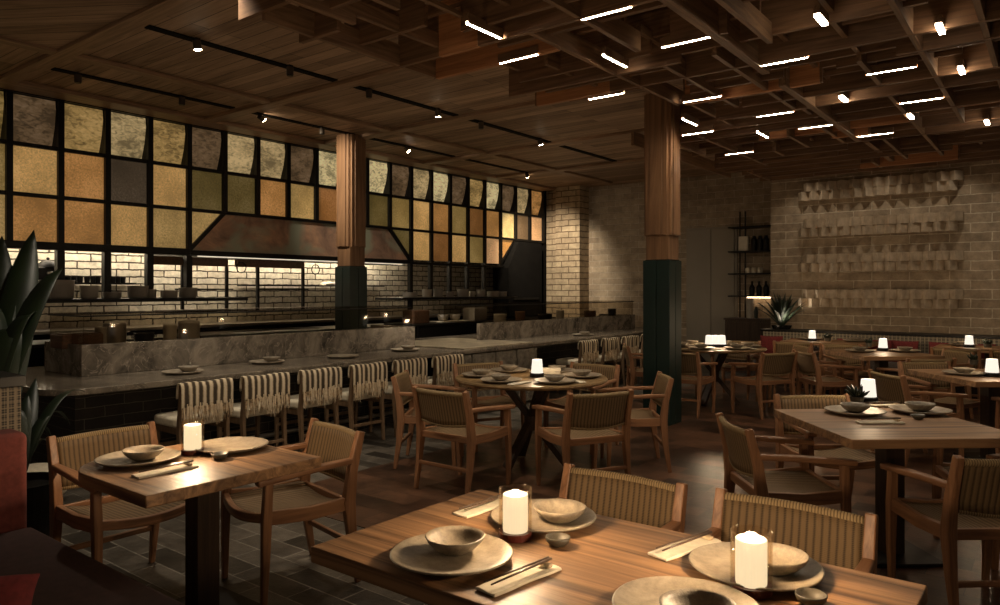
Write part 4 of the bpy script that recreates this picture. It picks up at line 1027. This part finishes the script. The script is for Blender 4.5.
# banquette along the right wall
bq = empty('plaid_banquette', (-.5, 12.2, 0)); tag(bq, 'long plaid backed banquette below the pale brick wall', 'banquette')
P(MB().box(-3.86, 3.4, 12.06, 12.5, 0, .83), 'back_box', M['ped'], bq)
P(MB().box(-3.9, 3.4, 12.0, 12.52, .83, .86), 'planter_ledge', M['black'], bq, bev=.004)
P(MB().box(-3.86, 3.4, 12.03, 12.06, .60, .83), 'plaid_band', M['plaid'], bq)
P(MB().box(-3.86, 3.4, 11.98, 12.06, .44, .60), 'back_pad', M['greyf'], bq, bev=.02)
P(MB().box(-3.86, 3.4, 11.50, 11.98, .34, .46), 'seat_pad', M['greyf'], bq, bev=.03)
P(MB().box(-3.86, 3.4, 11.56, 11.98, 0, .34), 'seat_base', M['ped'], bq)
def cushion(x, y, z, w, h, th, rz, tilt, mat, lab, grp=None):
    def fn(u, v):
        a = 2*u-1; c_ = 2*v-1; k = (1-abs(a)**3)*(1-abs(c_)**3); k = max(k, 0)**.5
        px_ = a*w/2*(1-.05*(1-abs(c_)**2)*0); pz = c_*h/2
        f = 1-.06*(1-abs(a))*abs(c_)**4-.06*0
        return (px_*(1-.05*(1-c_*c_)), -th/2*k-.004, pz*(1-.05*(1-a*a))), (px_*(1-.05*(1-c_*c_)), th/2*k+.004, pz*(1-.05*(1-a*a)))
    o = fixnorm(MB().grid(fn, 16, 16).build('cushion', mat, smooth=True)); o.location = (x, y, z); o.rotation_euler = (tilt, 0, rz); tag(o, lab, 'cushion', grp); return o
for px, w, lab in ((771,.36,'crimson cushion at the left end of the wall banquette'),(800,.30,'small crimson cushion second from the left on the wall banquette'),(850,.36,'crimson cushion left of centre on the wall banquette'),(879,.36,'crimson cushion right of centre on the wall banquette'),
                   (905,.34,'darker low crimson cushion mid wall banquette'),(944,.38,'crimson cushion behind the right table lamp'),(979,.38,'crimson cushion at the right frame edge of the wall banquette')):
    x = ony(px, 340, 11.88)[0]; cushion(x, 11.88, .60 if w != .30 else .58, w, .34, .12, random.uniform(-.1,.1), -.18, M['redp'], lab, 'crimson cushions on the wall banquette')

# ------------------------------------------------------------------ plants
def leaf(mb, base, tip, sag, w, n=10, fold=.35, twist=0, wp=.75):
    b_ = Vector(base); t = Vector(tip); d = t-b_; hz = Vector((d.x, d.y, 0)); 
    if hz.length < .02: hz = Vector((1, .2, 0))*.02
    side0 = Vector((-hz.y, hz.x, 0)).normalized()
    side0 = Matrix.Rotation(twist, 3, hz.normalized()) @ side0
    pts = []
    for i in range(n+1):
        s = i/n; p = b_+d*s+Vector((0,0,1))*sag*4*s*(1-s); pts.append(p)
    vs = []
    for i, p in enumerate(pts):
        s = i/n; ww = w*(math.sin(PI*min(1, s**wp*.97+.04))**.8)*.5+.002
        dr = (pts[min(i+1,n)]-pts[max(i-1,0)]).normalized(); up = dr.cross(side0).normalized()
        if up.z < 0: up = -up
        for k, (a, h) in enumerate(((-1, fold), (0, 0), (1, fold), (1, fold-.05), (0, -.08), (-1, fold-.05))): vs.append(p+side0*ww*a+up*ww*h)
    fs = []
    for i in range(n):
        for k in range(6): q = (k+1)%6; fs.append((i*6+k, i*6+q, (i+1)*6+q, (i+1)*6+k))
    fs += [tuple(range(6)), tuple(n*6+k for k in reversed(range(6)))]
    mb.add(vs, fs)
pl = empty('potted_palm', (-4.75, 1.62, 0)); tag(pl, 'tall dark broad leaved plant at the left frame edge behind the banquette', 'plant')
P(fixnorm_mb := MB().lathe([(0,0),(.16,0),(.22,.40),(.20,.40),(.19,.36),(0,.36)], 28, c=(-4.75,1.62,0)), 'pot', M['blackm'], pl)
base = Vector((-4.75, 1.62, .38))
def lp(px, py, dd):   # a point on the pixel's line at distance dd from the eye
    r_ = ray(px, py); return (r_[0]*dd, r_[1]*dd, H+r_[2]*dd)
mbl = [((34,230),4.85,.05,.20),((20,262),4.95,.02,.17),((63,268),4.7,.16,.15),((40,318),4.5,.22,.13),((2,236),4.8,.05,.22),((-20,225),4.8,.05,.24),((-12,300),4.5,.15,.2),((14,330),4.4,.18,.16)]
for (pp, dd, sg, w) in mbl:
    o = MB(); b0 = base+Vector((random.uniform(-.06,.02), -.14+random.uniform(-.05,.03), .0)); leaf(o, b0, lp(pp[0], pp[1], dd), sg*1.5, w*1.05, 14, .22, random.uniform(-.3,.3), 1.15); P(fixn := o, 'leaf', M['leaf'], pl, smooth=True)
for (pp, dd, sg, w) in (((85,392),4.7,.18,.07),((36,378),4.6,.05,.11),((70,425),4.6,.22,.06),((52,440),4.5,.18,.06),((28,395),4.4,.08,.09),((60,462),4.6,.20,.05),((20,410),4.3,.1,.09)):
    o = MB(); leaf(o, base, lp(pp[0], pp[1], dd), sg, w, 12, .3, 0); P(o, 'leaf', M['leaf2'], pl, smooth=True)
ag = empty('potted_agave', (-3.45, 12.28, .86)); ax_ = ony(781, 300, 12.25)[0]; ag.location.x = ax_; tag(ag, 'spiky dark agave on the planter ledge below the pale brick wall', 'plant')
MB().lathe([(0,0),(.13,0),(.16,.06),(.14,.06),(0,.05)], 24).build('pot', M['blackm'], ag)
for k in range(34):
    a = k*2.4; t = .12+.95*((k % 17)/17)
    L = .62*(1-.25*random.random()); o = MB()
    ex = math.sin(t)*L; leaf(o, (math.cos(a)*.03, math.sin(a)*.03, .04), (math.cos(a)*ex, math.sin(a)*ex*.55-.02, .04+math.cos(t)*L), .05, .075, 8, .3); o.build('leaf', M['leaf2'], ag)
up = empty('plant_uplight', (ax_-.02, 12.10, .861)); tag(up, 'small bright uplight at the foot of the agave', 'uplight')
MB().lathe([(0,0),(.035,0),(.04,.05),(.03,.05),(0,.03)], 18).build('housing', M['black'], up); MB().lathe([(0,.032),(.028,.033),(.028,.045),(0,.046)], 18).build('lens', M['spot'], up)
def spotl(loc, aim, e, ang, size=.03):
    l = bpy.data.lights.new('spot', 'SPOT'); l.energy = e; l.color = WARM; l.spot_size = math.radians(ang); l.spot_blend = .7; l.shadow_soft_size = size; l.specular_factor = .05
    o = bpy.data.objects.new('spot', l); COL.objects.link(o); o.location = loc; o.rotation_euler = (Vector(aim)-Vector(loc)).to_track_quat('-Z', 'Y').to_euler()
spotl((ax_+.05, 12.10, .93), (ax_+.34, 12.5, 1.5), 34, 50, .08)

# ------------------------------------------------------------------ left banquette
sb = empty('red_banquette', (-3.0, .8, 0)); tag(sb, 'maroon banquette seat in the near left corner', 'banquette')
P(MB().prism(rr(-3.64, -2.24, -.6, 1.295, .10, ('se','ne')), .33, .45), 'seat_pad', M['maroon'], sb, bev=.025, seg=4)
P(MB().box(-3.64, -2.3, -.6, 1.24, 0, .33), 'seat_base', M['ped'], sb, bev=.01)
def rbk(u, v): return None
o = MB().box(-3.82, -3.645, -.6, 1.285, .20, .87); P(o, 'back_pad', M['redf'], sb, bev=.035, seg=5)
pb = empty('plaid_planter', (-3.99, .4, 0)); tag(pb, 'plaid covered planter box with dark rim behind the red banquette', 'planter')
P(MB().box(-4.12, -3.86, -.6, 1.33, 0, 1.05), 'box', M['plaidy'], pb, bev=.01)
P(MB().box(-4.14, -3.85, -.6, 1.345, 1.05, 1.10), 'rim', M['black'], pb, bev=.004)
p = lp(-28, 700, 2.3); o = cushion(p[0], p[1], .49, .34, .20, .12, math.radians(60), math.radians(-55), M['redp'], 'crimson scatter cushion cut by the bottom left frame corner')
pp = onz(36, 466, .27); st = empty('floor_mound', (pp[0], pp[1], 0)); tag(st, 'low cream mound on the tiles behind the left armchair', 'pouf')  # rounded cream shape stands in for a bright patch on the floor
MB().lathe([(0,.04),(.16,.04),(.20,.10),(.21,.17),(.18,.24),(.10,.27),(0,.275)], 32).build('cushion', M['linen2'], st, smooth=True)
MB().lathe([(0,0),(.13,0),(.13,.045),(0,.045)], 24).build('foot', M['ped'], st)

# ------------------------------------------------------------------ camera, world, light
w = bpy.data.worlds.new('world'); sc.world = w; w.use_nodes = True
w.node_tree.nodes['Background'].inputs[0].default_value = (1, .76, .54, 1); w.node_tree.nodes['Background'].inputs[1].default_value = .10
cam = bpy.data.cameras.new('camera'); co = bpy.data.objects.new('camera', cam); COL.objects.link(co)
co.location = (0, 0, H); co.rotation_euler = (PI/2, 0, TH); cam.sensor_width = 36; cam.lens = 36*F/1000; cam.shift_y = -.0125; cam.clip_start = .05
sc.camera = co
sc.view_settings.view_transform = 'Standard'; sc.view_settings.look = 'None'; sc.view_settings.gamma = 1; sc.view_settings.use_curve_mapping = False
sc.view_settings.exposure = 0
# daylight-free room: unseen warm spots added overhead to brighten the floor
spotl((-3.0, 3.9, 3.15), (-3.9, 4.4, 0), 60, 110, .1)
spotl((-1.4, 6.3, 3.15), (-1.2, 6.0, 0), 50, 110, .1)
spotl((-4.4, 2.6, 3.65), (-4.4, 2.9, 0), 120, 90, .1)

for xw in (-3.2, -2.2, -1.2, -.2): spotl((xw, 11.75, 3.62), (xw, 12.5, .9), 19, 90, .03)  # unseen wall-wash spots added to draw shadows under the brick bands
